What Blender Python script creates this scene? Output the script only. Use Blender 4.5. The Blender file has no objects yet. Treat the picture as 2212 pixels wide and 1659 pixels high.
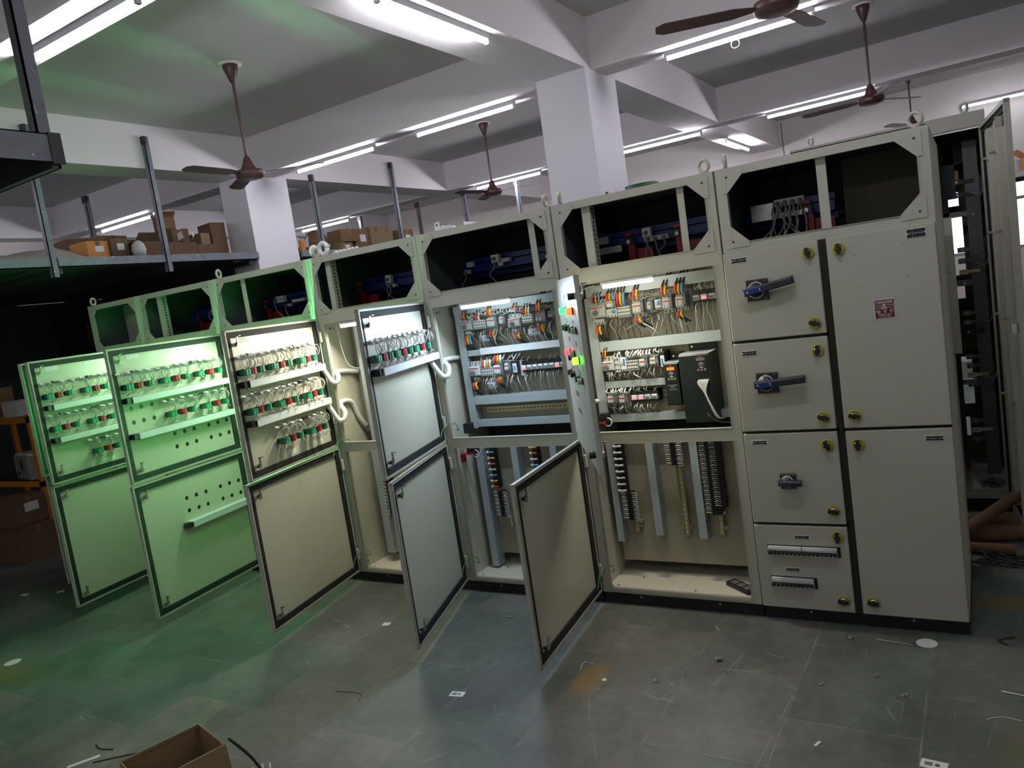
import bpy, math, random
from mathutils import Vector, Matrix, Euler
from mathutils.geometry import tessellate_polygon
rnd = random.Random(7)
S = bpy.context.scene
COL = S.collection
PI = math.pi
R = math.radians

# ------------------------------------------------------------------ camera
F_PX = 1655.06
cam_d = bpy.data.cameras.new('camera'); cam = bpy.data.objects.new('camera', cam_d); COL.objects.link(cam)
cam_d.sensor_width = 36.0; cam_d.lens = F_PX / 2212 * 36.0; cam_d.clip_start = 0.05; cam_d.clip_end = 100
yaw, pitch, roll = R(32.061), R(-6.263), R(-8.463)
fw = Vector((-math.sin(yaw) * math.cos(pitch), math.cos(yaw) * math.cos(pitch), math.sin(pitch)))
rt = Vector((math.cos(yaw), math.sin(yaw), 0)); up = rt.cross(fw)
c_, s_ = math.cos(roll), math.sin(roll)
rt2 = c_ * rt + s_ * up; up2 = -s_ * rt + c_ * up
M = Matrix((rt2, up2, -fw)).transposed().to_4x4(); M.translation = Vector((0.1394, -3.6375, 1.7311))
cam.matrix_world = M
S.camera = cam

# ------------------------------------------------------------------ world, view
w = bpy.data.worlds.new('world'); S.world = w; w.use_nodes = True
w.node_tree.nodes['Background'].inputs[0].default_value = (0.80, 0.90, 1.0, 1)
w.node_tree.nodes['Background'].inputs[1].default_value = 2.2
S.view_settings.view_transform = 'Standard'; S.view_settings.look = 'None'
S.view_settings.exposure = 0.0; S.view_settings.gamma = 1.0; S.view_settings.use_curve_mapping = False
S.cycles.use_denoising = True
S.cycles.max_bounces = 7; S.cycles.diffuse_bounces = 6; S.cycles.glossy_bounces = 3
S.cycles.sample_clamp_indirect = 3.0; S.cycles.caustics_reflective = False; S.cycles.caustics_refractive = False

TUBE_E = 118.0       # ceiling tubes
CAB_P = 9.5         # lamps inside the cabinets (W)
GREEN_P = 28.0       # pilot lamps on the door fronts

# ------------------------------------------------------------------ materials
def nt(name):
    m = bpy.data.materials.new(name); m.use_nodes = True
    return m, m.node_tree, m.node_tree.nodes['Principled BSDF']
def mat(name, col, rough=0.5, metal=0.0, noise=0.0, nscale=8.0, bump=0.0, bscale=200.0, spec=0.5):
    m, t, b = nt(name)
    b.inputs['Roughness'].default_value = rough; b.inputs['Metallic'].default_value = metal
    b.inputs['Specular IOR Level'].default_value = spec
    b.inputs['Base Color'].default_value = (*col, 1)
    tc = t.nodes.new('ShaderNodeTexCoord')
    n = t.nodes.new('ShaderNodeTexNoise'); n.inputs['Scale'].default_value = nscale; n.inputs['Detail'].default_value = 4
    t.links.new(tc.outputs['Object'], n.inputs['Vector'])
    mx = t.nodes.new('ShaderNodeMix'); mx.data_type = 'RGBA'; mx.blend_type = 'MULTIPLY'; mx.inputs[0].default_value = 1.0
    mr = t.nodes.new('ShaderNodeMapRange'); mr.inputs[3].default_value = 1 - noise; mr.inputs[4].default_value = 1 + noise * 0.4
    t.links.new(n.outputs['Fac'], mr.inputs[0]); mx.inputs[6].default_value = (*col, 1)
    t.links.new(mr.outputs[0], mx.inputs[7]); t.links.new(mx.outputs[2], b.inputs['Base Color'])
    if bump:
        n2 = t.nodes.new('ShaderNodeTexNoise'); n2.inputs['Scale'].default_value = bscale
        t.links.new(tc.outputs['Object'], n2.inputs['Vector'])
        bp = t.nodes.new('ShaderNodeBump'); bp.inputs['Strength'].default_value = bump; bp.inputs['Distance'].default_value = 0.002
        t.links.new(n2.outputs['Fac'], bp.inputs['Height']); t.links.new(bp.outputs[0], b.inputs['Normal'])
    return m
def peel(m, sc, th, col):
    t = m.node_tree; b = t.nodes['Principled BSDF']; src = b.inputs['Base Color'].links[0].from_socket
    tc = t.nodes.new('ShaderNodeTexCoord'); n = t.nodes.new('ShaderNodeTexNoise'); n.inputs['Scale'].default_value = sc; n.inputs['Detail'].default_value = 6; n.inputs['Distortion'].default_value = 1.5
    t.links.new(tc.outputs['Object'], n.inputs['Vector']); r = t.nodes.new('ShaderNodeMapRange'); r.inputs[1].default_value = th; r.inputs[2].default_value = th + .03
    t.links.new(n.outputs['Fac'], r.inputs[0]); x = t.nodes.new('ShaderNodeMix'); x.data_type = 'RGBA'; t.links.new(r.outputs[0], x.inputs[0]); t.links.new(src, x.inputs[6]); x.inputs[7].default_value = (*col, 1)
    t.links.new(x.outputs[2], b.inputs['Base Color'])
def emis(name, col, strength, base=(0.8, 0.8, 0.8)):
    m, t, b = nt(name)
    b.inputs['Base Color'].default_value = (*base, 1)
    b.inputs['Emission Color'].default_value = (*col, 1); b.inputs['Emission Strength'].default_value = strength
    return m
MT = {}
MT['paint'] = mat('pebble_grey_paint', (0.485, 0.49, 0.415), 0.42, 0, 0.05, 3, 0.25, 260)
MT['paint_in'] = mat('interior_paint', (0.56, 0.545, 0.45), 0.38, 0, 0.05, 3, 0.3, 220)
MT['plate'] = mat('mounting_plate_paint', (0.33, 0.31, 0.235), 0.5, 0, 0.06, 3)
MT['floorplate'] = mat('cabinet_floor_paint', (0.72, 0.68, 0.56), 0.45, 0, 0.08, 5)
MT['black'] = mat('black_plastic', (0.012, 0.012, 0.014), 0.45)
MT['gasket'] = mat('rubber_gasket', (0.012, 0.012, 0.012), 0.8)
MT['plinth'] = mat('black_plinth_paint', (0.008, 0.008, 0.009), 0.6)
MT['olive'] = mat('dark_olive_sheet', (0.09, 0.088, 0.05), 0.6)
MT['seal'] = mat('dark_olive_rubber', (0.018, 0.018, 0.010), 0.8)
MT['dark'] = mat('dark_sheet', (0.06, 0.075, 0.075), 0.7, 0, 0.2, 2)  # also stands in for shade in the chambers and behind the rack
MT['wall'] = mat('white_emulsion', (0.80, 0.745, 0.72), 0.85, 0, 0.06, 1.2, 0.1, 40)
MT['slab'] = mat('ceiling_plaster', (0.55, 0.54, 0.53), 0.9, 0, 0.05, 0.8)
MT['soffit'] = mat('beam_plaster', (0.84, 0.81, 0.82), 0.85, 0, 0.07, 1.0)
MT['column'] = mat('column_paint', (0.86, 0.85, 0.90), 0.6, 0, 0.04, 1.5)
MT['duct'] = mat('grey_pvc', (0.40, 0.46, 0.48), 0.45, 0, 0.03, 10)
MT['ductw'] = mat('light_pvc', (0.66, 0.70, 0.72), 0.4)
MT['rail'] = mat('zinc_rail', (0.55, 0.50, 0.28), 0.35, 0.7, 0.1, 20)
MT['chrome'] = mat('chrome', (0.75, 0.75, 0.72), 0.18, 1.0)
MT['steel'] = mat('steel', (0.45, 0.45, 0.44), 0.35, 0.9, 0.1, 12)
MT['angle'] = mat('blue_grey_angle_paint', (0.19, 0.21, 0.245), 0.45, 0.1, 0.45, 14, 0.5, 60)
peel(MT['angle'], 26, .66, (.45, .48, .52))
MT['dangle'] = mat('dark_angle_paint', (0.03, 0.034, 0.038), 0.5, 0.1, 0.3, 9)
MT['dev'] = mat('device_grey', (0.52, 0.54, 0.53), 0.5)
MT['dev2'] = mat('device_dark_grey', (0.16, 0.17, 0.18), 0.5)
MT['devw'] = mat('device_white', (0.72, 0.74, 0.74), 0.45)
MT['red'] = mat('red_plastic', (0.55, 0.03, 0.03), 0.5)
MT['green'] = mat('green_plastic', (0.006, 0.15, 0.075), 0.45)
MT['green2'] = mat('light_green_plastic', (0.04, 0.36, 0.20), 0.45)
MT['redc'] = mat('dark_red_plastic', (0.28, 0.01, 0.02), 0.45)
MT['redc2'] = mat('light_red_plastic', (0.60, 0.06, 0.08), 0.45)
MT['blue'] = mat('blue_plastic', (0.05, 0.25, 0.6), 0.5)
MT['navy'] = mat('navy_sleeve', (0.008, 0.025, 0.17), 0.4)
MT['wire'] = mat('grey_wire', (0.36, 0.36, 0.34), 0.5)
MT['wirew'] = mat('white_wire', (0.80, 0.80, 0.78), 0.5)
MT['wireb'] = mat('black_wire', (0.03, 0.03, 0.03), 0.5)
MT['wirer'] = mat('red_wire', (0.65, 0.06, 0.03), 0.5)
MT['wirey'] = mat('yellow_wire', (0.75, 0.42, 0.02), 0.5)
MT['wirebl'] = mat('blue_wire', (0.12, 0.35, 0.7), 0.5)
MT['wireg'] = mat('green_earth_wire', (0.10, 0.35, 0.12), 0.5)
MT['white'] = mat('white_label', (0.75, 0.76, 0.74), 0.6)
MT['yellow'] = mat('yellow_ring', (0.50, 0.47, 0.02), 0.4)
MT['handle'] = mat('handle_black', (0.018, 0.02, 0.028), 0.38)
MT['handleb'] = mat('handle_blue', (0.008, 0.03, 0.17), 0.4)
MT['danger'] = mat('danger_red', (0.12, 0.004, 0.012), 0.4)
MT['fan'] = mat('brown_enamel', (0.075, 0.034, 0.032), 0.4)
MT['card'] = mat('cardboard', (0.27, 0.19, 0.10), 0.85, 0, 0.15, 6)
MT['card2'] = mat('dark_cardboard', (0.16, 0.095, 0.055), 0.85, 0, 0.2, 6)
MT['cardd'] = mat('brown_cardboard', (0.22, 0.13, 0.06), 0.85, 0, 0.15, 6)
MT['cardo'] = mat('orange_carton', (0.65, 0.27, 0.06), 0.7)
MT['orange'] = mat('orange_paint', (0.75, 0.24, 0.01), 0.45)
MT['cloth'] = mat('grey_cloth', (0.42, 0.38, 0.37), 0.9, 0, 0.2, 10)
MT['drive'] = mat('drive_dark_green', (0.006, 0.016, 0.015), 0.4)
MT['driveg'] = mat('drive_light_grey', (0.60, 0.66, 0.66), 0.45)
MT['tube'] = emis('tube_light', (0.93, 0.905, 1.0), TUBE_E)
MT['tubew'] = emis('distant_tube_light', (0.9, 0.92, 1.0), 18)
MT['batten'] = mat('tube_batten', (0.65, 0.65, 0.68), 0.5)
MT['led_c'] = emis('cool_led', (0.80, 0.95, 1.0), 22)
MT['led_w'] = emis('warm_led', (1.0, 0.97, 0.78), 22)
MT['em_g'] = emis('lit_green_lens', (0.006, 1.0, 0.035), 14, (0.1, 0.6, 0.2))
MT['em_gy'] = emis('lit_green_amber_lens', (0.10, 1.0, 0.01), 8, (0.3, 0.6, 0.1))
MT['em_r'] = emis('lit_red_lens', (1.0, 0.012, 0.02), 10, (0.6, 0.1, 0.05))
MT['em_o'] = emis('lit_orange_lens', (1.0, 0.10, 0.02), 4, (0.7, 0.2, 0.05))
MT['em_rs'] = emis('lit_red_led', (1.0, 0.10, 0.12), 3, (0.6, 0.1, 0.1))
MT['lcd'] = emis('orange_lcd', (1.0, 0.22, 0.02), 1.2, (0.5, 0.1, 0.02))
MT['wood'] = mat('wood', (0.25, 0.15, 0.09), 0.8, 0, 0.2, 5)
MT['gluss'] = mat('machine_grey', (0.30, 0.29, 0.27), 0.6, 0, 0.2, 9)

def glass_mat():
    m, t, b = nt('window_glass')
    b.inputs['Base Color'].default_value = (1, 1, 1, 1); b.inputs['Roughness'].default_value = 0.02
    b.inputs['Transmission Weight'].default_value = 1.0; b.inputs['IOR'].default_value = 1.05
    return m
MT['glass'] = glass_mat()

def floor_mat():
    m, t, b = nt('kota_stone_floor')
    N = t.nodes.new; L = t.links.new
    tc = N('ShaderNodeTexCoord'); mp = N('ShaderNodeMapping')
    mp.inputs['Rotation'].default_value = (0, 0, R(90)); mp.inputs['Location'].default_value = (0.39, 0.145 , 0)
    L(tc.outputs['Object'], mp.inputs[0])
    br = N('ShaderNodeTexBrick'); br.inputs['Scale'].default_value = 1.0
    br.inputs['Brick Width'].default_value = 0.62; br.inputs['Row Height'].default_value = 0.462
    br.inputs['Mortar Size'].default_value = 0.0035; br.inputs['Mortar Smooth'].default_value = 0.3; br.offset = 0.5
    br.inputs['Color1'].default_value = (0.0, 0, 0, 1); br.inputs['Color2'].default_value = (1, 1, 1, 1); br.inputs['Mortar'].default_value = (0.5, 0.5, 0.5, 1)
    L(mp.outputs[0], br.inputs['Vector'])
    rp = N('ShaderNodeValToRGB'); e = rp.color_ramp.elements
    e[0].position = 0.0; e[0].color = (0.155, 0.165, 0.145, 1); e[1].position = 1.0; e[1].color = (0.185, 0.185, 0.165, 1)
    x = rp.color_ramp.elements.new(0.30); x.color = (0.105, 0.160, 0.128, 1)
    x = rp.color_ramp.elements.new(0.55); x.color = (0.165, 0.165, 0.15, 1)
    L(br.outputs['Color'], rp.inputs[0])
    # large stains
    n1 = N('ShaderNodeTexNoise'); n1.inputs['Scale'].default_value = 1.6; n1.inputs['Detail'].default_value = 7; n1.inputs['Roughness'].default_value = 0.65
    L(tc.outputs['Object'], n1.inputs['Vector'])
    m1 = N('ShaderNodeMapRange'); m1.inputs[1].default_value = 0.3; m1.inputs[2].default_value = 0.7; m1.inputs[3].default_value = 0.42; m1.inputs[4].default_value = 1.15
    L(n1.outputs['Fac'], m1.inputs[0])
    n3 = N('ShaderNodeTexNoise'); n3.inputs['Scale'].default_value = 22; n3.inputs['Detail'].default_value = 5
    L(tc.outputs['Object'], n3.inputs['Vector'])
    m3 = N('ShaderNodeMapRange'); m3.inputs[1].default_value = 0.35; m3.inputs[2].default_value = 0.7; m3.inputs[3].default_value = 0.86; m3.inputs[4].default_value = 1.12
    L(n3.outputs['Fac'], m3.inputs[0])
    mm = N('ShaderNodeMath'); mm.operation = 'MULTIPLY'; L(m1.outputs[0], mm.inputs[0]); L(m3.outputs[0], mm.inputs[1])
    mx = N('ShaderNodeMix'); mx.data_type = 'RGBA'; mx.blend_type = 'MULTIPLY'; mx.inputs[0].default_value = 1
    L(rp.outputs[0], mx.inputs[6]); L(mm.outputs[0], mx.inputs[7])
    # scratches: thin bands of two rotated wave-noise sets
    last = mx.outputs[2]
    for k, (rot, sc, dist) in enumerate(((20, 2.2, 9.0), (-48, 1.7, 12.0), (75, 2.6, 10.0))):
        mq = N('ShaderNodeMapping'); mq.inputs['Rotation'].default_value = (0, 0, R(rot)); mq.inputs['Scale'].default_value = (1.0, 0.35, 1)
        L(tc.outputs['Object'], mq.inputs[0])
        v = N('ShaderNodeTexVoronoi'); v.feature = 'DISTANCE_TO_EDGE'; v.inputs['Scale'].default_value = sc * 2
        L(mq.outputs[0], v.inputs['Vector'])
        c = N('ShaderNodeMapRange'); c.inputs[1].default_value = 0.0; c.inputs[2].default_value = 0.006; c.inputs[3].default_value = 1.0; c.inputs[4].default_value = 0.0
        L(v.outputs['Distance'], c.inputs[0])
        nn = N('ShaderNodeTexNoise'); nn.inputs['Scale'].default_value = dist * 0.6; L(mq.outputs[0], nn.inputs['Vector'])
        g = N('ShaderNodeMapRange'); g.inputs[1].default_value = 0.55; g.inputs[2].default_value = 0.68; L(nn.outputs['Fac'], g.inputs[0])
        pr = N('ShaderNodeMath'); pr.operation = 'MULTIPLY'; L(c.outputs[0], pr.inputs[0]); L(g.outputs[0], pr.inputs[1])
        p2 = N('ShaderNodeMath'); p2.operation = 'MULTIPLY'; L(pr.outputs[0], p2.inputs[0]); p2.inputs[1].default_value = 0.36
        q = N('ShaderNodeMix'); q.data_type = 'RGBA'; L(p2.outputs[0], q.inputs[0]); L(last, q.inputs[6]); q.inputs[7].default_value = (0.42, 0.43, 0.40, 1)
        last = q.outputs[2]
    # mortar light
    fm = N('ShaderNodeMath'); fm.operation = 'MULTIPLY'; L(br.outputs['Fac'], fm.inputs[0])
    nm = N('ShaderNodeTexNoise'); nm.inputs['Scale'].default_value = 6; L(tc.outputs['Object'], nm.inputs['Vector']); 
    gm = N('ShaderNodeMapRange'); gm.inputs[1].default_value = 0.4; gm.inputs[2].default_value = 0.6; L(nm.outputs['Fac'], gm.inputs[0]); L(gm.outputs[0], fm.inputs[1])
    q = N('ShaderNodeMix'); q.data_type = 'RGBA'; L(fm.outputs[0], q.inputs[0]); L(last, q.inputs[6]); q.inputs[7].default_value = (0.20, 0.21, 0.19, 1); last = q.outputs[2]
    # ochre stains at fixed places
    for (cx, cy, rx, ry, col, a) in ((-1.47, -0.78, 0.07, 0.16, (0.36, 0.22, 0.04), .5), (-4.95, -1.65, 0.5, 0.16, (0.22, 0.20, 0.05), .5),
                                  (0.25, 0.38, 0.5, 0.10, (0.18, 0.12, 0.03), .7), (0.30, -0.85, 0.22, 0.35, (0.17, 0.16, 0.05), .6)):
        mq = N('ShaderNodeMapping'); mq.inputs['Location'].default_value = (-cx / rx, -cy / ry, 0); mq.inputs['Scale'].default_value = (1 / rx, 1 / ry, 1)
        L(tc.outputs['Object'], mq.inputs[0])
        le = N('ShaderNodeVectorMath'); le.operation = 'LENGTH'; L(mq.outputs[0], le.inputs[0])
        ad = N('ShaderNodeMath'); ad.operation = 'ADD'; L(le.outputs['Value'], ad.inputs[0]); L(n1.outputs['Fac'], ad.inputs[1])
        c = N('ShaderNodeMapRange'); c.inputs[1].default_value = 0.8; c.inputs[2].default_value = 1.7; c.inputs[3].default_value = a; c.inputs[4].default_value = 0
        L(ad.outputs[0], c.inputs[0])
        q = N('ShaderNodeMix'); q.data_type = 'RGBA'; L(c.outputs[0], q.inputs[0]); L(last, q.inputs[6]); q.inputs[7].default_value = (*col, 1); last = q.outputs[2]
    L(last, b.inputs['Base Color'])
    rg = N('ShaderNodeMapRange'); rg.inputs[3].default_value = 0.42; rg.inputs[4].default_value = 0.68; L(n3.outputs['Fac'], rg.inputs[0]); L(rg.outputs[0], b.inputs['Roughness'])
    bp = N('ShaderNodeBump'); bp.inputs['Strength'].default_value = 0.15; bp.inputs['Distance'].default_value = 0.004; L(n3.outputs['Fac'], bp.inputs['Height']); L(bp.outputs[0], b.inputs['Normal'])
    return m
MT['floor'] = floor_mat()

# ------------------------------------------------------------------ mesh builder
class MB:
    def __init__(s): s.v = []; s.f = []; s.m = []; s.sm = []; s.mats = []
    def mi(s, k):
        if k not in s.mats: s.mats.append(k)
        return s.mats.index(k)
    def add(s, vs, fs, k, smooth=False, X=None):
        b = len(s.v); i = s.mi(k)
        s.v += [tuple(X @ Vector(p)) if X is not None else tuple(p) for p in vs]
        for f in fs: s.f.append([b + j for j in f]); s.m.append(i); s.sm.append(smooth)
        return s
    def box(s, x0, x1, y0, y1, z0, z1, k, X=None):
        v = [(x0, y0, z0), (x1, y0, z0), (x1, y1, z0), (x0, y1, z0), (x0, y0, z1), (x1, y0, z1), (x1, y1, z1), (x0, y1, z1)]
        return s.add(v, [(0, 3, 2, 1), (4, 5, 6, 7), (0, 1, 5, 4), (1, 2, 6, 5), (2, 3, 7, 6), (3, 0, 4, 7)], k, False, X)
    def cbox(s, cx, cy, cz, sx, sy, sz, k, X=None): return s.box(cx - sx / 2, cx + sx / 2, cy - sy / 2, cy + sy / 2, cz - sz / 2, cz + sz / 2, k, X)
    def bbox(s, x0, x1, y0, y1, z0, z1, k, c=0.004, X=None):   # box, front (y0) edges chamfered
        v = [(x0, y1, z0), (x1, y1, z0), (x1, y1, z1), (x0, y1, z1), (x0, y0 + c, z0), (x1, y0 + c, z0), (x1, y0 + c, z1), (x0, y0 + c, z1),
             (x0 + c, y0, z0 + c), (x1 - c, y0, z0 + c), (x1 - c, y0, z1 - c), (x0 + c, y0, z1 - c)]
        f = [(0, 3, 2, 1), (0, 1, 5, 4), (1, 2, 6, 5), (2, 3, 7, 6), (3, 0, 4, 7), (4, 5, 9, 8), (5, 6, 10, 9), (6, 7, 11, 10), (7, 4, 8, 11), (8, 9, 10, 11)]
        return s.add(v, f, k, False, X)
    def cyl(s, p0, p1, r0, k, r1=None, n=12, caps=True, X=None):
        p0 = Vector(p0); p1 = Vector(p1); r1 = r0 if r1 is None else r1
        d = (p1 - p0).normalized(); a = Vector((0, 0, 1)) if abs(d.z) < 0.9 else Vector((1, 0, 0)); u = d.cross(a).normalized(); v = d.cross(u)
        A = [p0 + (u * math.cos(2 * PI * i / n) + v * math.sin(2 * PI * i / n)) * r0 for i in range(n)]
        B = [p1 + (u * math.cos(2 * PI * i / n) + v * math.sin(2 * PI * i / n)) * r1 for i in range(n)]
        s.add(A + B, [(i, (i + 1) % n, n + (i + 1) % n, n + i) for i in range(n)], k, n > 6, X)
        if caps: s.add(A, [tuple(range(n))[::-1]], k, False, X); s.add(B, [tuple(range(n))], k, False, X)
        return s
    def lathe(s, c, prof, k, n=24, X=None):
        vs = []; 
        for (r, z) in prof: vs += [(c[0] + r * math.cos(2 * PI * i / n), c[1] + r * math.sin(2 * PI * i / n), c[2] + z) for i in range(n)]
        fs = []
        for j in range(len(prof) - 1): fs += [(j * n + i, j * n + (i + 1) % n, (j + 1) * n + (i + 1) % n, (j + 1) * n + i) for i in range(n)]
        return s.add(vs, fs, k, True, X)
    def tube(s, pts, r, k, n=6, X=None, sub=4):
        P = [Vector(p) for p in pts]
        if sub > 1 and len(P) > 2:
            Q = []
            for i in range(len(P) - 1):
                a = P[max(i - 1, 0)]; b = P[i]; c = P[i + 1]; d = P[min(i + 2, len(P) - 1)]
                for j in range(sub):
                    t = j / sub
                    Q.append(0.5 * ((2 * b) + (c - a) * t + (2 * a - 5 * b + 4 * c - d) * t * t + (3 * b - a - 3 * c + d) * t ** 3))
            Q.append(P[-1]); P = Q
        vs = []; pu = None
        for i, p in enumerate(P):
            d = (P[min(i + 1, len(P) - 1)] - P[max(i - 1, 0)])
            if d.length < 1e-9: d = Vector((0, 0, 1))
            d.normalize()
            if pu is None:
                a = Vector((0, 0, 1)) if abs(d.z) < 0.9 else Vector((1, 0, 0)); pu = d.cross(a).normalized()
            u = (pu - d * pu.dot(d))
            u = u.normalized() if u.length > 1e-6 else d.orthogonal().normalized()
            pu = u; v = d.cross(u)
            vs += [p + (u * math.cos(2 * PI * j / n) + v * math.sin(2 * PI * j / n)) * r for j in range(n)]
        fs = [(i * n + j, i * n + (j + 1) % n, (i + 1) * n + (j + 1) % n, (i + 1) * n + j) for i in range(len(P) - 1) for j in range(n)]
        fs += [tuple(range(n))[::-1], tuple((len(P) - 1) * n + j for j in range(n))]
        return s.add(vs, fs, k, True, X)
    def torus(s, c, Rr, r, k, ax='y', n=18, m=8, X=None, arc=1.0):
        pts = []
        for i in range(n + 1):
            a = 2 * PI * i / n * arc
            if ax == 'y': pts.append((c[0] + Rr * math.cos(a), c[1], c[2] + Rr * math.sin(a)))
            elif ax == 'x': pts.append((c[0], c[1] + Rr * math.cos(a), c[2] + Rr * math.sin(a)))
            else: pts.append((c[0] + Rr * math.cos(a), c[1] + Rr * math.sin(a), c[2]))
        return s.tube(pts, r, k, m, X, 1)
    def plate(s, outer, holes, y0, y1, k, X=None):   # x-z polygon with holes, extruded in y
        loops = [outer] + holes
        flat = [p for l in loops for p in l]
        tri = tessellate_polygon([[Vector((p[0], p[1], 0)) for p in l] for l in loops])
        A = [(p[0], y0, p[1]) for p in flat]; B = [(p[0], y1, p[1]) for p in flat]
        n = len(flat)
        fs = [tuple(t) for t in tri] + [tuple(n + i for i in t)[::-1] for t in tri]
        b = 0
        for l in loops:
            m = len(l)
            fs += [(b + i, b + (i + 1) % m, n + b + (i + 1) % m, n + b + i) for i in range(m)]
            b += m
        return s.add(A + B, fs, k, False, X)
    def obj(s, name, parent=None, loc=None, rotz=None, bevel=0, **kw):
        me = bpy.data.meshes.new(name); me.from_pydata(s.v, [], s.f)
        for k in s.mats: me.materials.append(MT[k])
        me.polygons.foreach_set('material_index', s.m); me.polygons.foreach_set('use_smooth', s.sm)
        me.update()
        o = bpy.data.objects.new(name, me); COL.objects.link(o)
        if parent: o.parent = parent
        if loc: o.location = loc
        if rotz is not None: o.rotation_euler = (0, 0, rotz)
        if bevel:
            b = o.modifiers.new('bevel', 'BEVEL'); b.width = bevel; b.segments = 2; b.limit_method = 'ANGLE'
        for k, v in kw.items(): o[k] = v
        return o
def thing(name, label, cat, loc=(0, 0, 0), rotz=0, group=None):
    o = bpy.data.objects.new(name, None); o.empty_display_size = 0.1; COL.objects.link(o)
    o.location = loc; o.rotation_euler = (0, 0, rotz); o['label'] = label; o['category'] = cat
    if group: o['group'] = group
    return o
def dupm(src, parent, loc, rotz=None, scale=None):
    o = src.copy(); COL.objects.link(o); o.parent = parent; o.location = loc
    if rotz is not None: o.rotation_euler = (0, 0, rotz)
    if scale: o.scale = scale
    return o
def text(body, size, loc, k, parent, name='lettering', rot=(PI / 2, 0, 0), sx=1.0, ext=0.0003, align='CENTER', bold=0.0):
    cu = bpy.data.curves.new('txt', 'FONT'); cu.body = body; cu.size = size; cu.align_x = align; cu.align_y = 'CENTER'; cu.extrude = ext; cu.offset = bold
    t = bpy.data.objects.new('txt', cu); COL.objects.link(t)
    dg = bpy.context.evaluated_depsgraph_get(); me = bpy.data.meshes.new_from_object(t.evaluated_get(dg))
    bpy.data.objects.remove(t); bpy.data.curves.remove(cu)
    X = Matrix.Translation(loc) @ Euler(rot).to_matrix().to_4x4() @ Matrix.Diagonal((sx, 1, 1, 1))
    me.transform(X); me.materials.clear(); me.materials.append(MT[k]); me.name = name
    return me
def join_meshes(mb, me, k):
    mb.add([tuple(v.co) for v in me.vertices], [tuple(p.vertices) for p in me.polygons], k)
    bpy.data.meshes.remove(me)

# ------------------------------------------------------------------ the room
Zs, Zc = 3.313, 3.691
XA = (-2.6075, -2.1969); XB = (-6.3183, -5.9462); XC = (-9.9, -9.60); XD = (1.13, 1.54)
Y1 = (1.836, 2.103); Y2 = (5.169, 5.436); Y0 = (-1.497, -1.222); YM = (-4.83, -4.56)
WL, WR, WF, WB = -9.9, 4.2, -6.2, 8.27
MB().box(WL, WR, WF, WB, -0.1, 0, 'floor').obj('floor', kind='structure')
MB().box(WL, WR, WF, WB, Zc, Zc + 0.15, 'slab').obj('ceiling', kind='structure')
MB().box(WL - .2, WL, WF, WB, 0, Zc, 'wall').obj('wall_left', kind='structure')
MB().box(WR, WR + .2, WF, WB, 0, Zc, 'wall').obj('wall_right', kind='structure')
MB().box(WL, WR, WF - .2, WF, 0, Zc, 'wall').obj('wall_front', kind='structure')
# back wall with a window opening
wx0, wx1, wz0, wz1 = -0.55, 1.5, 1.42, 2.34
b = MB(); b.plate([(WL, 0), (WR, 0), (WR, Zc), (WL, Zc)], [[(wx0, wz0), (wx0, wz1), (wx1, wz1), (wx1, wz0)]], WB, WB + .2, 'wall')
b.obj('wall_back', kind='structure')
wn = bpy.data.objects.new('window_1', None); COL.objects.link(wn); wn.location = (wx0, WB, wz0); wn['kind'] = 'structure'
b = MB(); W_, H_ = wx1 - wx0, wz1 - wz0
for x in (0, .68, 1.36, W_ - .04): b.box(x, x + .04, .02, .07, 0, H_, 'steel')
for z in (0, .62, H_ - .04): b.box(0, W_, .02, .07, z, z + .04, 'steel')
b.obj('window_frame', wn)
MB().box(.02, W_ - .02, .042, .048, .02, H_ - .02, 'glass').obj('pane', wn)
def beam(name, x0, x1, y0, y1):
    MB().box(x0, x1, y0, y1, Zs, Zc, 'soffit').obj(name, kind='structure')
n = 1
for (a, b_) in (XA, XB, XC, XD):
    ys = [WF, YM[0], YM[1], Y0[0], Y0[1], Y1[0], Y1[1], Y2[0], Y2[1], WB]
    for i in range(0, 10, 2):
        beam('trim_%d' % n, a, b_, ys[i], ys[i + 1]); n += 1
for (a, b_) in (YM, Y0, Y1, Y2):
    beam('trim_%d' % n, WL, WR, a, b_); n += 1
YC = (1.711, 2.267)
for (xx, lab) in ((XA, 'tall white square concrete column behind the middle cabinets'), (XB, 'white concrete column beside the loft at left'), (XC, ''), (XD, '')):
    for yy in (YC, (YC[0] + 3.333, YC[1] + 3.333), (YC[0] - 6.666, YC[1] - 6.666)):
        if yy[0] > 3 or (xx is XC): continue
        if xx is XB and yy[0] < 0: continue
        if yy[0] < 0 and xx is XA: continue
        MB().box(xx[0], xx[1], yy[0], yy[1], 0, Zs, 'column').obj('trim_%d' % n, kind='structure'); n += 1
# conduit line and crack strip along the top of the back wall
MB().tube([(-2.15, WB - .012, 3.66), (-2.15, WB - .012, 3.3), (-2.14, WB - .012, 2.6)], .006, 'dev2', 6, None, 1).obj('trim_%d' % n, kind='structure'); n += 1

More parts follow.
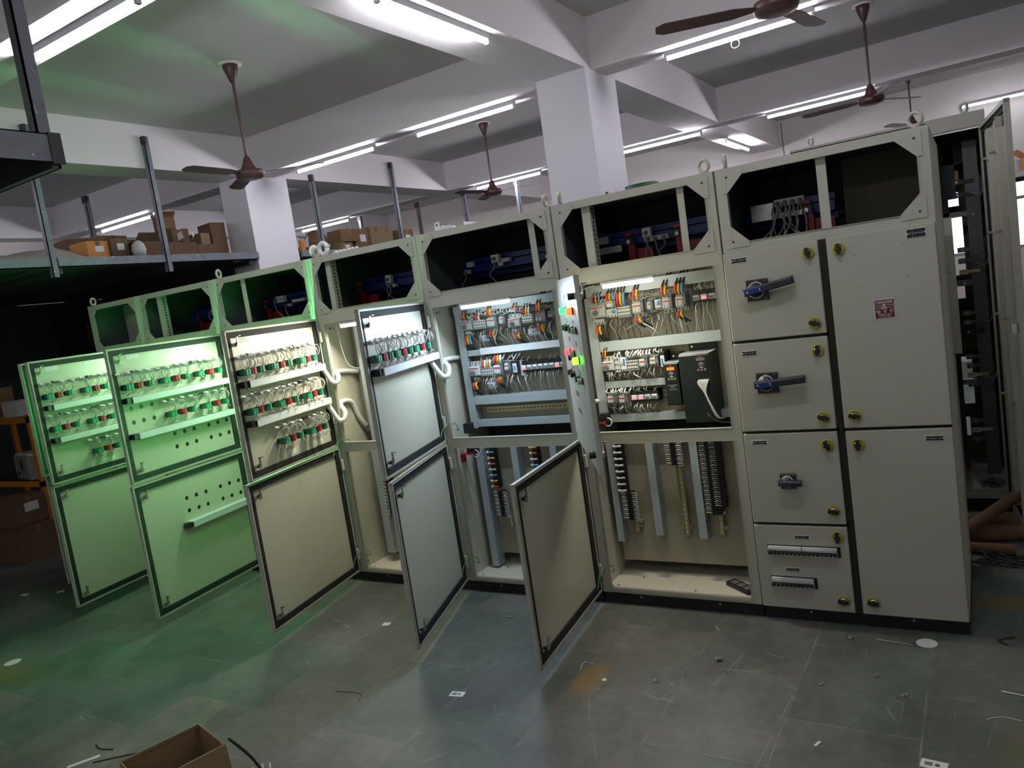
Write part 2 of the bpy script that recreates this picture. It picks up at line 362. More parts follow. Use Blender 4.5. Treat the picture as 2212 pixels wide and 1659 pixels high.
# ------------------------------------------------------------------ ceiling tube lights
def tube_light(cx, cy, label, L=1.0, along='x', warm=False):
    t = thing('tube_light', label, 'light', (cx, cy, Zs), 0 if along == 'x' else PI / 2, 'ceiling tube lights')
    MB().box(-L / 2 - .01, L / 2 + .01, -.016, .016, -.034, 0, 'batten').obj('batten', t)
    for q in (-L / 2 - .002, L / 2 + .002): MB().box(q - .010, q + .010, -.013, .013, -.062, -.03, 'batten').obj('end_cap', t)
    MB().cyl((-L / 2, 0, -.048), (L / 2, 0, -.048), .0125, 'tubew' if warm else 'tube', n=12).obj('tube', t)
tube_light(-3.43, -1.35, 'tube light at the top left corner, crossed by a steel post')
tube_light(-2.27, 0.0, 'tube light running front to back at the top centre, left of the tall column', along='y')
tube_light(-4.97, 1.98, 'tube light just right of the nearest ceiling fan, above the left column')
tube_light(-3.47, 1.98, 'tube light on the cross beam just left of the tall central column')
tube_light(-5.05, 5.29, 'tube light behind the middle small ceiling fan')
tube_light(-1.17, 1.97, 'tube light with a dangling white wire loop, right of the tall column')
tube_light(-1.21, 5.29, 'tube light left of the brown fan motor at right')
tube_light(-2.95, 5.29, 'far tube light just right of the tall column')
tube_light(-2.44, 6.85, 'short looking far tube light running away from the viewer', L=1.1, along='y')
tube_light(-8.37, 1.98, 'tube light above the orange carton on the loft')
tube_light(-8.4, 5.29, 'far tube light seen between the left column and a steel post')
tube_light(0.55, 7.9, 'tube light at the right edge above the open rear cabinet door', warm=True)
b = MB(); b.torus((-1.18, 1.97, Zs - .085), .028, .0025, 'wirew'); b.obj('wire_loop', label='thin white wire loop hanging from the tube light right of the column', category='wire')
# unseen tubes added outside the frame to brighten the beams and cabinet fronts
for (x, y, lb) in ((3.0, 1.98, 'added tube light outside the view at the right'), (-.3, -1.36, 'added tube light overhead in front of the viewer, outside the view'), (-1.2, -4.70, 'added tube light behind the viewer'), (-5.0, -4.70, 'tube light behind the viewer at the left, unseen fill'), (-8.0, -1.36, 'added tube light beyond the left edge of the view')):
    tube_light(x, y, lb)

# ------------------------------------------------------------------ ceiling fans
def make_fan(loc, label, drop, ang):
    t = thing('ceiling_fan', label, 'fan', loc, 0, 'brown ceiling fans')
    MB().lathe((0, 0, 0), [(.0, 0), (.085, 0), (.085, -.008), (.0, -.01)], 'wall').obj('ceiling_plate', t)
    MB().lathe((0, 0, -.008), [(.0, 0), (.055, 0), (.052, -.03), (.022, -.115), (.012, -.13)], 'fan').obj('canopy', t)
    MB().cyl((0, 0, -.1), (0, 0, -drop + .08), .0105, 'fan').obj('down_rod', t)
    MB().lathe((0, 0, -drop), [(.0, -.055), (.06, -.055), (.095, -.045), (.105, -.02), (.10, .005), (.06, .015), (.045, .04), (.022, .10), (.01, .115)], 'fan').obj('motor_housing', t)
    b = MB()
    for i in range(3):
        X = Matrix.Translation((0, 0, -drop - .015)) @ Matrix.Rotation(ang + i * 2 * PI / 3, 4, 'Z') @ Matrix.Rotation(R(9), 4, 'X')
        vs = [(.09, -.02, 0), (.2, -.05, 0), (.52, -.055, 0), (.56, -.03, 0), (.56, .03, 0), (.52, .055, 0), (.2, .05, 0), (.09, .02, 0)]
        bb = MB(); bb.add([(x, y, .002) for x, y, z in vs] + [(x, y, -.002) for x, y, z in vs],
              [tuple(range(8)), tuple(range(8, 16))[::-1]] + [(i2, 8 + i2, 8 + (i2 + 1) % 8, (i2 + 1) % 8) for i2 in range(8)], 'fan', False, X)
        bb.obj('blade', t)
    return t
make_fan((-4.336, 0.359, Zc), 'brown ceiling fan on a long rod, nearest one, upper left', .765, 0.55)
make_fan((-4.40, 3.81, Zc), 'small far brown fan in front of a tube light left of the column', .74, 0.3)
make_fan((-0.536, 3.674, Zc), 'brown ceiling fan at the upper right above the right cabinet', .75, 0.95)
make_fan((-0.44, 7.1, Zc), 'farthest brown fan low at the right, half hidden by the cabinet top', .60, 0.1)
make_fan((-0.59, 0.33, Zc), 'ceiling fan above the right cabinet, only its dark hub showing at the top edge', .77, 1.4)

# ------------------------------------------------------------------ shared cabinet part meshes
XS = [-6.1175, -5.423, -4.5122, -3.5479, -2.6558, -1.7491, -0.8799, 0.0]
ZT, ZB = 2.175, 0.066
OZ0, OZ1, RZ0, RZ1, OB, CZ0, CZ1 = 0.962, 1.748, 0.898, 0.962, 0.082, 1.835, 2.14   # openings
PY = 0.26                        # mounting plate
def circ(cx, cz, r, n=14): return [(cx + r * math.cos(2 * PI * i / n), cz + r * math.sin(2 * PI * i / n)) for i in range(n)]
def rect(x0, x1, z0, z1): return [(x0, z0), (x0, z1), (x1, z1), (x1, z0)]

def proto(fn):
    o = fn(); me = o.data; bpy.data.objects.remove(o); return me
def inst(me, name, parent, loc, rotz=0, scale=None, label=None):
    o = bpy.data.objects.new(name, me); COL.objects.link(o); o.parent = parent; o.location = loc; o.rotation_euler = (0, 0, rotz)
    if scale: o.scale = scale
    if label: o['label'] = label
    return o
def contact_block(dark, light, w):
    b = MB(); b.box(-w / 2, w / 2, .012, .03, -.017, .017, 'black'); b.box(-w / 2, w / 2, .03, .064, -.021, .021, dark)
    nn = 2 if w > .04 else 1
    for i in range(nn):
        x0 = -w / 2 + i * w / nn
        for z in (-.018, -.006, .006): b.box(x0 - .004, x0 + .013, .036, .069, z, z + .010, light)
        b.box(x0 + .004, x0 + .018, .064, .067, -.016, .016, light)
    b.cyl((0, 0, 0), (0, .014, 0), .014, 'black', n=10)
    return b.obj('contact_block')
ME_G = proto(lambda: contact_block('green', 'green2', .034)); ME_GG = proto(lambda: contact_block('green', 'green2', .056)); ME_R = proto(lambda: contact_block('redc', 'redc2', .034))
def cam_lock(sgn):
    b = MB(); b.cyl((0, -.03, 0), (0, .012, 0), .011, 'chrome'); b.cyl((0, .008, 0), (0, .014, 0), .016, 'chrome', n=8)
    b.box(-.008, .010, .014, .018, -.008, .008, 'steel'); b.box(-.007, .007, .016, .02, 0, .05 * sgn, 'chrome'); b.box(-.007, .007, .016, .038, .045 * sgn, .05 * sgn, 'chrome')
    b.cyl((0, -.05, 0), (0, -.02, 0), .015, 'black', n=10)
    return b.obj('cam_lock')
ME_LT = proto(lambda: cam_lock(1)); ME_LB = proto(lambda: cam_lock(1))
def eyebolt():
    b = MB(); b.torus((0, 0, .038), .027, .0085, 'paint', 'x'); b.cyl((0, 0, -.005), (0, 0, .012), .012, 'paint', n=10); return b.obj('lifting_eye')
ME_EYE = proto(eyebolt)
def hinge():
    b = MB(); b.cyl((0, 0, -.035), (0, 0, .035), .0075, 'paint', n=8); b.box(-.002, .022, 0, .01, -.033, .033, 'paint'); return b.obj('hinge')
ME_HI = proto(hinge)

def hole_shade():
    b = MB(); b.cyl((0, -.0192, 0), (0, -.0175, 0), .0144, 'black', n=14); return b.obj('hole_shade_disc')  # black disc painting the darkness seen through an open hole
ME_HOLE_SHADE = proto(hole_shade)
def tie_mount():
    tm = MB(); tm.box(-.012, .012, -.0165, -.012, -.012, .012, 'wirew'); tm.cyl((0, -.013, 0), (.012, .03, 0), .008, 'wirew', n=8); tm.cyl((.012, .028, 0), (.036, .026, .005), .006, 'wirew', n=6)
    return tm.obj('cable_tie_mount')
ME_TIE = proto(tie_mount)
def wires_row(b, u0, u1, z, y, n, k='wire', amp=.012, r=.0017):
    for i in range(n):
        m = 14; ph = rnd.random() * 6
        b.tube([(u0 + (u1 - u0) * j / m, y + rnd.uniform(-.006, .006), z + rnd.uniform(-amp, amp) * (1 if 0 < j < m else .2)) for j in range(m + 1)], r, k, 4, None, 2)
def block_wires(b, u, z, zb, zd, dbl):
    for i in range(3 if dbl else 2):
        du = rnd.uniform(-.03, .03)
        b.tube([(u + rnd.uniform(-.012, .012), .055, z + .018), (u + du * .5, .075, z + .045), (u + du, .06, z + .075), (u + du * 1.2, .035, zb)], .0021, 'wire', 4, None, 3)
        b.tube([(u + rnd.uniform(-.012, .012), .055, z - .018), (u + du * .4, .07, z - .035), (u - du * .5, .05, (z + zd) / 2 - .01), (u - du, .035, zd)], .0017, 'wire', 4, None, 3)
    for _ in range(2):
        q = rnd.uniform(.018, .034); b.torus((u + rnd.uniform(-.03, .03), .055, z + .05), q, .0019, 'wire', 'y', 12, 4)

def make_door(root, rx, hx, z0, z1, w, g, kind='plain', holes=(), rows=(), ducts=(), labels=(), stuck=True, hang=None):
    d = MB(); out = rect(0, w, z0, z1)
    d.plate(out, [], -.022, -.0195, 'paint')
    t = .003
    d.box(0, w, -.0195, 0, z0, z0 + t, 'paint'); d.box(0, w, -.0195, 0, z1 - t, z1, 'paint')
    d.box(0, t, -.0195, 0, z0, z1, 'paint'); d.box(w - t, w, -.0195, 0, z0, z1, 'paint')
    d.box(0, w, -.003, 0, z0, z0 + .012, 'paint'); d.box(0, w, -.003, 0, z1 - .012, z1, 'paint'); d.box(w - .012, w, -.003, 0, z0, z1, 'paint'); d.box(0, .012, -.003, 0, z0, z1, 'paint')
    o = d.obj('door', root, (hx - rx, -.012, 0), -R(g))
    q = MB(); a, c = .013, .047
    q.plate(rect(a, w - a, z0 + a, z1 - a), [rect(c, w - c, z0 + c, z1 - c)], -.0193, -.006, 'gasket'); q.obj('gasket', o)
    p = MB()
    p.plate(rect(c, w - c, z0 + c, z1 - c), [circ(h[0], h[1], .0145) for h in holes], -.019, -.0165, 'paint_in'); p.obj('inner_panel', o)
    for h in holes: inst(ME_HOLE_SHADE, 'hole_shade_disc', o, (h[0], 0, h[1]))
    inst(ME_LT, 'cam_lock', o, (w - .075, 0, z1 - .085)); inst(ME_LB, 'cam_lock', o, (w - .075, 0, z0 + .075))
    for zz in (z0 + .12, z1 - .12): inst(ME_HI, 'hinge', o, (0.0, .006, zz))
    for (z, us, zb, zd) in rows:
        for (u, c2) in us:
            inst({'G': ME_GG, 'g': ME_G, 'r': ME_R}[c2], 'contact_block', o, (u, -.0165, z), 0, (.84, 1, .9), {'G': 'double green contact block', 'g': 'green contact block', 'r': 'red contact block'}[c2])
        wm = MB(); lo = min(u for u, _ in us); hi = max(u for u, _ in us)
        wires_row(wm, lo - .05, hi + .05, zb, .02, 4)
        for (u, c2) in us: block_wires(wm, u, z, zb, zd, c2 == 'G')
        wm.obj('door_wiring', o, kind='stuff')
        u = lo - .02
        while u < hi + .06:
            inst(ME_TIE, 'cable_tie_mount', o, (u, 0, zb + rnd.uniform(-.004, .004))); u += rnd.uniform(.06, .085)
        if kind != 'five':
            for u in (sorted(us)[2][0] + .03, sorted(us)[-1][0] - .07 if len(us) > 6 else None):
                if u is None: continue
                cm = MB(); cm.cbox(u, .03, zb + .004, .045, .014, .014, 'black'); cm.cyl((u - .03, .03, zb), (u + .03, .03, zb + .01), .006, 'black', n=6); cm.obj('cable_splice', o)
    for (u0, u1, z, comb) in ducts:
        m = MB(); m.box(u0, u1, -.0165, .045, z - .003, z, 'ductw')
        m.box(u0, u1, .043, .046, z, z + .036, 'ductw')
        if comb:
            u = u0
            while u < u1: m.box(u, u + .0065, -.0165, .044, z + .034, z + .036, 'ductw'); u += .0125
        else: m.box(u0, u1, -.0165, .046, z + .034, z + .037, 'ductw')
        m.obj('wire_duct', o)
        MB().box(u1, u1 + .034, -.01, .036, z + .002, z + .034, 'black').obj('duct_end', o)
    for (u, z) in labels: MB().box(u - .048, u + .048, -.0164, -.0155, z - .014, z + .014, 'white').obj('paper_label', o)
    return o

def lamp_row(o, pts, k, power=None, col=(0.1, 1, 0.3)):
    for i, (u, z) in enumerate(pts):
        b = MB(); b.cyl((u, -.022, z), (u, -.03, z), .017, 'chrome', n=16); b.lathe((0, 0, 0), [(.0145, 0), (.0145, .016), (.010, .024), (0, .026)], k, 14, Matrix.Translation((u, -.03, z)) @ Matrix.Rotation(PI / 2, 4, 'X'))
        b.obj('pilot_lamp', o)
def lamp_light(o, u, z, power, col):
    l = bpy.data.lights.new('pilot_glow', 'AREA'); l.shape = 'DISK'; l.size = .03; l.energy = power; l.color = col
    q = bpy.data.objects.new('pilot_glow', l); COL.objects.link(q); q.parent = o; q.location = (u, -.062, z); q.rotation_euler = (PI / 2, 0, 0)  # shines to -y of the door

def duct_mesh(b, x0, x1, y0, y1, z0, z1, vert, k='duct', fingers=True):
    """slotted wire duct: cover in front, comb walls on both long sides"""
    b.box(x0, x1, y0, y0 + .004, z0, z1, k)
    p, f = .0125, .0075
    if vert:
        z = z0
        while z < z1 - f and fingers:
            b.box(x0 + .001, x0 + .003, y0 + .004, y1, z, z + f, k); b.box(x1 - .003, x1 - .001, y0 + .004, y1, z, z + f, k); z += p
        b.box(x0 + .004, x1 - .004, y0 + .02, y1, z0, z1, 'dev2')
    else:
        x = x0
        while x < x1 - f and fingers:
            b.box(x, x + f, y0 + .004, y1, z1 - .003, z1 - .001, k); b.box(x, x + f, y0 + .004, y1, z0 + .001, z0 + .003, k); x += p
        b.box(x0, x1, y0 + .02, y1, z0 + .004, z1 - .004, 'dev2')

def make_cabinet(k, label):
    x0, x1 = XS[k] + (.0045 if k in (5, 6) else .0015), XS[k + 1] - (.0045 if k in (4, 5) else .0015); W = x1 - x0
    root = thing('control_cabinet', label, 'electrical cabinet', (x0, 0, 0), 0, 'line of switchgear cabinets')
    p = .048
    f = MB()
    f.plate(rect(0, W, ZB, ZT), [rect(p, W - p, OB, RZ0), rect(p, W - p, RZ1, OZ1), rect(p, W - p, CZ0, CZ1)] if k < 6 else
            [rect(p, W - p, CZ0, CZ1)], 0, .004, 'paint')
    for (a, c) in (((OB, RZ0), (RZ1, OZ1), (CZ0, CZ1)) if k < 6 else ((CZ0, CZ1),)):   # returned lips
        f.box(p - .002, p, -.006, .02, a, c, 'paint'); f.box(W - p, W - p + .002, -.006, .02, a, c, 'paint')
        f.box(p, W - p, -.006, .02, a - .002, a, 'paint'); f.box(p, W - p, -.006, .02, c, c + .002, 'paint')
    f.obj('front_frame', root)
    s = MB(); s.box(0, .003, .004, .85, ZB, ZT, 'paint_in'); s.box(W - .003, W, .004, .85, ZB, ZT, 'paint_in'); s.obj('side_panel', root)
    s = MB(); s.box(0, W, .004, .85, ZT - .004, ZT, 'paint'); s.box(0, W, 0, .04, ZT, ZT + .004, 'paint'); s.obj('roof_panel', root)
    s = MB(); s.box(.004, W - .004, .004, .85, ZB, ZB + .012, 'floorplate'); s.obj('bottom_plate', root)
    s = MB(); s.box(.004, W - .004, .45, .455, ZB, CZ0 - .03, 'dark'); s.box(.004, W - .004, .84, .845, CZ0 - .03, ZT, 'dark'); s.obj('back_panel', root)  # dark colour stands for the unlit depth of the cabinet
    s = MB(); s.box(.004, W - .004, .02, .84, CZ0 - .03, CZ0 - .026, 'dark'); s.box(.004, W - .004, .02, .84, ZT - .008, ZT - .005, 'dark')
    s.box(.004, .006, .02, .84, CZ0 - .02, ZT - .01, 'dark'); s.box(W - .006, W - .004, .02, .84, CZ0 - .02, ZT - .01, 'dark'); s.obj('chamber_shade_lining', root)  # chamber walls coloured dark in place of the shade inside
    MB().box(0, W, 0.012, .84, 0, ZB, 'plinth').obj('plinth', root)
    for (cx, cz, sx, sz) in ((p, CZ0, 1, 1), (W - p, CZ0, -1, 1), (p, CZ1, 1, -1), (W - p, CZ1, -1, -1)):   # corner gussets
        q = MB(); e = .022; L_ = .078
        pts = [(cx - e * sx, cz - e * sz), (cx + L_ * sx, cz - e * sz), (cx + L_ * sx, cz), (cx, cz + L_ * sz), (cx - e * sx, cz + L_ * sz)]
        if sx * sz < 0: pts = pts[::-1]
        q.plate(pts, [], -.005, -.001, 'paint'); q.cyl((cx + .005 * sx, -.0065, cz + .005 * sz), (cx + .005 * sx, -.004, cz + .005 * sz), .005, 'black', n=8); q.obj('corner_gusset', root)
    return root, x0, W
def post(root, a, b_, perf):
    q = MB(); q.box(a, b_, .03, .034, CZ0 - .02, CZ1 + .02, 'paint')
    if perf:
        q.box(b_ - .002, b_, .034, .085, CZ0 - .02, CZ1 + .02, 'paint'); z = CZ0
        while z < CZ1: q.box(b_, b_ + .0012, .052, .064, z, z + .012, 'black'); z += .022
    q.obj('chamber_post', root)

def lead(name, root, pts, r, k, lab=None, n=6):
    b = MB(); b.tube(pts, r, k, n); o = b.obj(name, root)
    if lab: o['label'] = lab
    return o

cabs = []
LAB = ['narrow leftmost control cabinet, its doors swung out at far left',
       'second control cabinet from the left, green lit doors swung open',
       'third control cabinet from the left, green lit open doors with round knockout holes',
       'control cabinet with warm lit side wall and white hose loops, fourth from the left',
       'control cabinet with bluish white lit relays and contactors, its lower door open',
       'control cabinet with two dark motor drives, open door with lit pilot lamps',
       'closed switchgear cabinet with rotary handles and red danger plate, rightmost of the line']
for k in range(7): cabs.append(make_cabinet(k, LAB[k]))
for k, (root, x0, W) in enumerate(cabs):
    for xx in ((.045, W - .045) if k not in (1, 4) else ()):
        if (k, xx > .2) in ((0, True), (1, False), (2, True), (3, True)): continue
        inst(ME_EYE, 'lifting_eye', root, (xx, .03, ZT), R(20) if xx < .2 else R(70))
inst(ME_EYE, 'lifting_eye', cabs[4][0], (cabs[4][2] - .03, .03, ZT), 0)
# posts in the chamber openings
post(cabs[5][0], -1.586 - cabs[5][1], -1.538 - cabs[5][1], True); post(cabs[5][0], -1.075 - cabs[5][1], -1.041 - cabs[5][1], False)
post(cabs[4][0], -1.911 - cabs[4][1], -1.874 - cabs[4][1], False)
post(cabs[3][0], -3.431 - cabs[3][1], -3.388 - cabs[3][1], True)
post(cabs[2][0], -4.253 - cabs[2][1], -4.210 - cabs[2][1], False)
post(cabs[1][0], -5.232 - cabs[1][1], -5.186 - cabs[1][1], True)
post(cabs[6][0], -.441 - cabs[6][1], -.400 - cabs[6][1], False)
# stop panel closing the right half of the last chamber
MB().box(-.40 - cabs[6][1], cabs[6][2] - .006, .50, .504, CZ0 - .02, ZT - .01, 'olive').obj('chamber_partition', cabs[6][0], label='olive grey partition closing the right half of the top chamber')
MB().box(.01, cabs[0][2] - .01, .30, .304, CZ0 - .02, ZT - .01, 'paint').obj('chamber_partition', cabs[0][0])

# busbars, red supports and white socket boxes inside the top chambers
def socket_box(root, x, z, w, h, y=.40, n=1, cords=1):
    b = MB(); b.bbox(x, x + w, y - .03, y, z, z + h, 'white', .003)
    o = b.obj('socket_box', root)
    for i in range(n):
        cx = x + w * (i + .5) / n
        q = MB(); q.cyl((cx, y - .032, z + h / 2), (cx, y - .03, z + h / 2), min(h * .3, .012), 'dev', n=12); q.obj('socket_outlet', o)
        if i < cords:
            q = MB(); q.cyl((cx, y - .055, z + h / 2 - .004), (cx, y - .03, z + h / 2), .009, 'dev2', n=10)
            q.tube([(cx, y - .05, z + h / 2 - .005), (cx + .01, y - .06, z - .03), (cx + rnd.uniform(-.04, .06), y - .05, z - .07), (cx + rnd.uniform(-.03, .09), y - .03, CZ0 - .02)], .0035, 'wire', 6); q.obj('power_cord', o)
def support(root, x, z0=1.80):
    b = MB(); b.box(x, x + .04, .36, .38, z0, 1.925, 'redc'); b.box(x - .005, x + .032, .35, .37, 1.975, 1.992, 'redc'); b.box(x + .04, x + .13, .385, .388, z0, 1.90, 'redc')
    b.box(x - .01, x + .035, .352, .36, 1.927, 1.968, 'black'); b.cyl((x + .012, .342, 1.945), (x + .012, .352, 1.945), .011, 'steel', n=10); b.obj('busbar_support', root)
for k in range(1, 7):
    root, x0, W = cabs[k]; a, c = .012, (W - .012 if k < 6 else .44)
    for (y, z, h) in ((.42, 1.93, .045), (.46, 1.985, .03), (.52, 1.895, .03)):
        MB().box(a, c, y, y + .012, z, z + h, 'navy').obj('busbar', root, label='blue sleeved busbar')
    b = MB(); b.box(.012, min(W * .6, .43 if k == 6 else 1), .2, .24, CZ0 - .024, CZ0 - .012, 'dark')
    for i in range(5): b.cyl((.1 + i * .08, .195, CZ0 - .008), (.1 + i * .08, .195, CZ0 - .004), .005, 'chrome', n=8)
    b.obj('support_rail', root)
r, x0, W = cabs[5]; support(r, -1.50 - x0 + .01); support(r, -1.235 - x0 + .02)
socket_box(r, -1.405 - x0, 1.955, .05, .05); socket_box(r, -1.41 - x0, 1.93, .14, .026, .43, 3, 3)
b = MB(); b.box(-1.73 - x0, -1.60 - x0, .36, .40, 1.955, 1.995, 'steel'); b.box(-1.73 - x0, -1.52 - x0, .34, .42, 1.90, 1.935, 'steel'); b.cyl((-1.66 - x0, .345, 1.975), (-1.66 - x0, .36, 1.975), .008, 'chrome'); b.obj('busbar_joint', r)
socket_box(r, -1.02 - x0, 1.93, .07, .045, .35, 1, 0)
r, x0, W = cabs[4]; support(r, -2.0 - x0); socket_box(r, -2.39 - x0, 1.965, .055, .048); socket_box(r, -2.345 - x0, 1.94, .03, .022, .40, 1, 0); socket_box(r, -2.325 - x0, 1.96, .06, .022, .41, 3, 0)
socket_box(r, -2.60 - x0, 1.925, .035, .025, .40); socket_box(r, -2.575 - x0, 1.965, .045, .03, .40, 1, 0); socket_box(r, -1.86 - x0, 1.955, .05, .045, .40, 1, 0)
r, x0, W = cabs[3]; support(r, -3.47 - x0); socket_box(r, -3.24 - x0, 1.955, .045, .055); socket_box(r, -3.225 - x0, 1.925, .06, .022, .40, 1, 1); socket_box(r, -2.98 - x0, 1.965, .06, .05, .40, 1, 0)
r, x0, W = cabs[2]; support(r, -4.42 - x0); socket_box(r, -4.27 - x0, 1.955, .085, .045, .36, 4, 1); socket_box(r, -4.18 - x0, 1.915, .045, .02, .36, 1, 1); socket_box(r, -4.13 - x0, 1.94, .13, .02, .38, 2, 0)
r, x0, W = cabs[1]; support(r, -5.22 - x0); socket_box(r, -5.02 - x0, 1.955, .075, .04, .36, 4, 1); socket_box(r, -4.92 - x0, 1.92, .045, .02, .36, 1, 1); socket_box(r, -4.88 - x0, 1.945, .12, .02, .38, 2, 0)
r, x0, W = cabs[6]; support(r, -.565 - x0); socket_box(r, -.70 - x0, 1.985, .14, .035, .38, 4, 4)
b = MB(); b.box(.06, .17, .36, .40, 1.955, 2.01, 'steel'); b.box(.06, .30, .36, .40, 1.93, 1.955, 'steel'); b.cyl((.11, .352, 1.985), (.11, .36, 1.985), .007, 'chrome'); b.obj('busbar_joint', r)
for i in range(7):
    a = -.70 - x0 + .02 * i
    lead('cable', r, [(a, .35, 2.0), (a - .01, .33, 1.95), (a + rnd.uniform(-.03, .02), .33, 1.90), (a - .03 + rnd.uniform(-.04, .04), .34, 1.84)], .006 if i % 3 == 1 else .004, 'wire')

# ------------------------------------------------------------------ insides of the open cabinets
for k in range(0, 6):
    root, x0, W = cabs[k]
    MB().box(.03, W - .03, PY, PY + .004, .985, 1.76, 'plate').obj('mounting_plate', root)
    MB().box(.03, W - .03, PY, PY + .004, .155, .90, 'plate').obj('mounting_plate', root)
    b = MB(); b.box(.04, W - .04, .012, .02, OZ1 - .0, OZ1 + .03, 'paint_in'); b.obj('head_lining', root)
    for (yy, zz, kk) in ((.07, .115, 'black'), (.07, .15, 'black'), (.09, 1.715, 'black'), (.12, 1.715, 'chrome')): MB().cyl((.003, yy, zz), (.006, yy, zz), .006, kk, n=8).obj('bolt_hole', root)
    for (xx, yy) in ((.06, .07), (.16, .2), (.5, .07), (W - .12, .12)): MB().cyl((xx, yy, ZB + .012), (xx, yy, ZB + .015), .007, 'dev2', n=8).obj('bolt_head', root)
def lamp_bar(root, xa, xb, z, k, col, watts):
    b = MB(); b.box(xa - .01, xb + .01, -.014, .016, z + .008, z + .02, 'devw'); b.obj('lamp_batten', root)
    b = MB(); b.cyl((xa, .0, z), (xb, .0, z), .012, k, n=12); b.obj('cabinet_lamp', root)
    l = bpy.data.lights.new('cabinet_lamp_light', 'AREA'); l.shape = 'RECTANGLE'; l.size = xb - xa; l.size_y = .02; l.energy = watts; l.color = col; l.spread = PI
    q = bpy.data.objects.new('cabinet_lamp_light', l); COL.objects.link(q); q.parent = root; q.location = ((xa + xb) / 2, -.004, z - .016); q.rotation_euler = (R(-45), 0, 0)
lamp_bar(cabs[5][0], -1.505 - cabs[5][1], -1.24 - cabs[5][1], 1.726, 'led_w', (1, .96, .78), CAB_P)
lamp_bar(cabs[4][0], -2.40 - cabs[4][1], -2.08 - cabs[4][1], 1.726, 'led_c', (.66, .82, 1), CAB_P * 1.05)
lamp_bar(cabs[3][0], -3.35 - cabs[3][1], -3.05 - cabs[3][1], 1.722, 'led_w', (1, .95, .74), CAB_P * 1.1)
lamp_bar(cabs[2][0], -4.30 - cabs[2][1], -4.00 - cabs[2][1], 1.722, 'led_c', (.62, 1, .60), CAB_P * .85)
lamp_bar(cabs[1][0], -5.20 - cabs[1][1], -4.90 - cabs[1][1], 1.722, 'led_c', (.55, 1, .55), CAB_P * .7)

# device builders: origin at lower left of the front face, y from face (.17) back to the plate
YF = .17
def screws(b, x0, x1, z, n, y): 
    for i in range(n): b.cyl((x0 + (x1 - x0) * (i + .5) / n, y - .001, z), (x0 + (x1 - x0) * (i + .5) / n, y + .004, z), .0042, 'black', n=8)
def contactor(root, x0, x1, z0, z1, k='dev'):
    b = MB(); h = z1 - z0; y = YF
    b.box(x0, x1, y + .03, PY, z0, z1, k); b.bbox(x0 + .003, x1 - .003, y, y + .04, z0 + h * .22, z1 - h * .22, k, .005)
    b.box(x0 + .01, x1 - .01, y - .002, y + .003, z0 + h * .60, z0 + h * .66, 'red')
    screws(b, x0, x1, z1 - h * .1, 3, y + .03); screws(b, x0, x1, z0 + h * .1, 3, y + .03)
    for i in range(3): b.box(x0 + (x1 - x0) * (i + .35) / 3, x0 + (x1 - x0) * (i + .65) / 3, y - .004, y, z0 + h * .32, z0 + h * .5, 'devw')
    b.box(x1 - .018, x1 - .002, y - .006, y + .06, z0 + h * .2, z1 - h * .05, 'dev2'); screws(b, x1 - .018, x1 - .002, z1 - h * .15, 1, y - .006); screws(b, x1 - .018, x1 - .002, z0 + h * .3, 1, y - .006)
    return b.obj('contactor', root)
def breaker(root, x0, x1, z0, z1):
    b = MB(); h = z1 - z0; y = YF - .005
    b.box(x0, x1, y + .03, PY, z0, z1, 'dev'); b.bbox(x0, x1, y, y + .04, z0 + h * .05, z0 + h * .68, 'dev', .006)
    screws(b, x0, x1, z1 - h * .12, 3, y + .03); screws(b, x0 + .02, x1 - .02, z1 - h * .25, 1, y + .03)
    b.box(x0 + .004, x1 - .01, y - .002, y + .002, z0 + h * .55, z0 + h * .60, 'red')
    b.bbox(x0 + .01, x1 - .02, y + .02, PY, z0 - h * .38, z0 - .004, 'dev', .004); screws(b, x0 + .01, x1 - .02, z0 - h * .28, 3, y + .02)
    o = b.obj('motor_breaker', root)
    q = MB(); cx, cz = x0 + (x1 - x0) * .4, z0 + h * .3; q.cyl((cx, y, cz), (cx, y - .016, cz), .014, 'dev2', n=14); q.box(cx - .004, cx + .004, y - .022, y - .014, cz - .013, cz + .013, 'dev2'); q.obj('rotary_knob', o)
    return o
def overload(root, x0, x1, z0, z1):
    b = MB(); y = YF + .005; b.bbox(x0, x1, y, PY, z0, z1, 'devw', .004); b.cyl((x0 + (x1 - x0) * .28, y - .004, z0 + (z1 - z0) * .62), (x0 + (x1 - x0) * .28, y, z0 + (z1 - z0) * .62), .008, 'dev', n=12)
    b.box(x0 + (x1 - x0) * .55, x1 - .006, y - .003, y, z0 + (z1 - z0) * .45, z1 - .006, 'blue'); screws(b, x0, x1, z0 + .008, 3, y); return b.obj('overload_relay', root)
def terminals(root, x0, x1, z0, z1, rows=3, cols=6):
    b = MB(); y = YF + .002; b.bbox(x0, x1, y, PY, z0, z1, 'dev', .003)
    for j in range(rows):
        zz = z0 + (z1 - z0) * (j + .5) / rows
        for i in range(cols): b.cyl((x0 + (x1 - x0) * (i + .5) / cols, y - .001, zz), (x0 + (x1 - x0) * (i + .5) / cols, y + .002, zz), .0038, 'black', n=6)
        b.box(x0 + .003, x1 - .003, y - .0015, y, zz + .006, zz + .0085, 'devw')
    return b.obj('aux_contact_block', root)
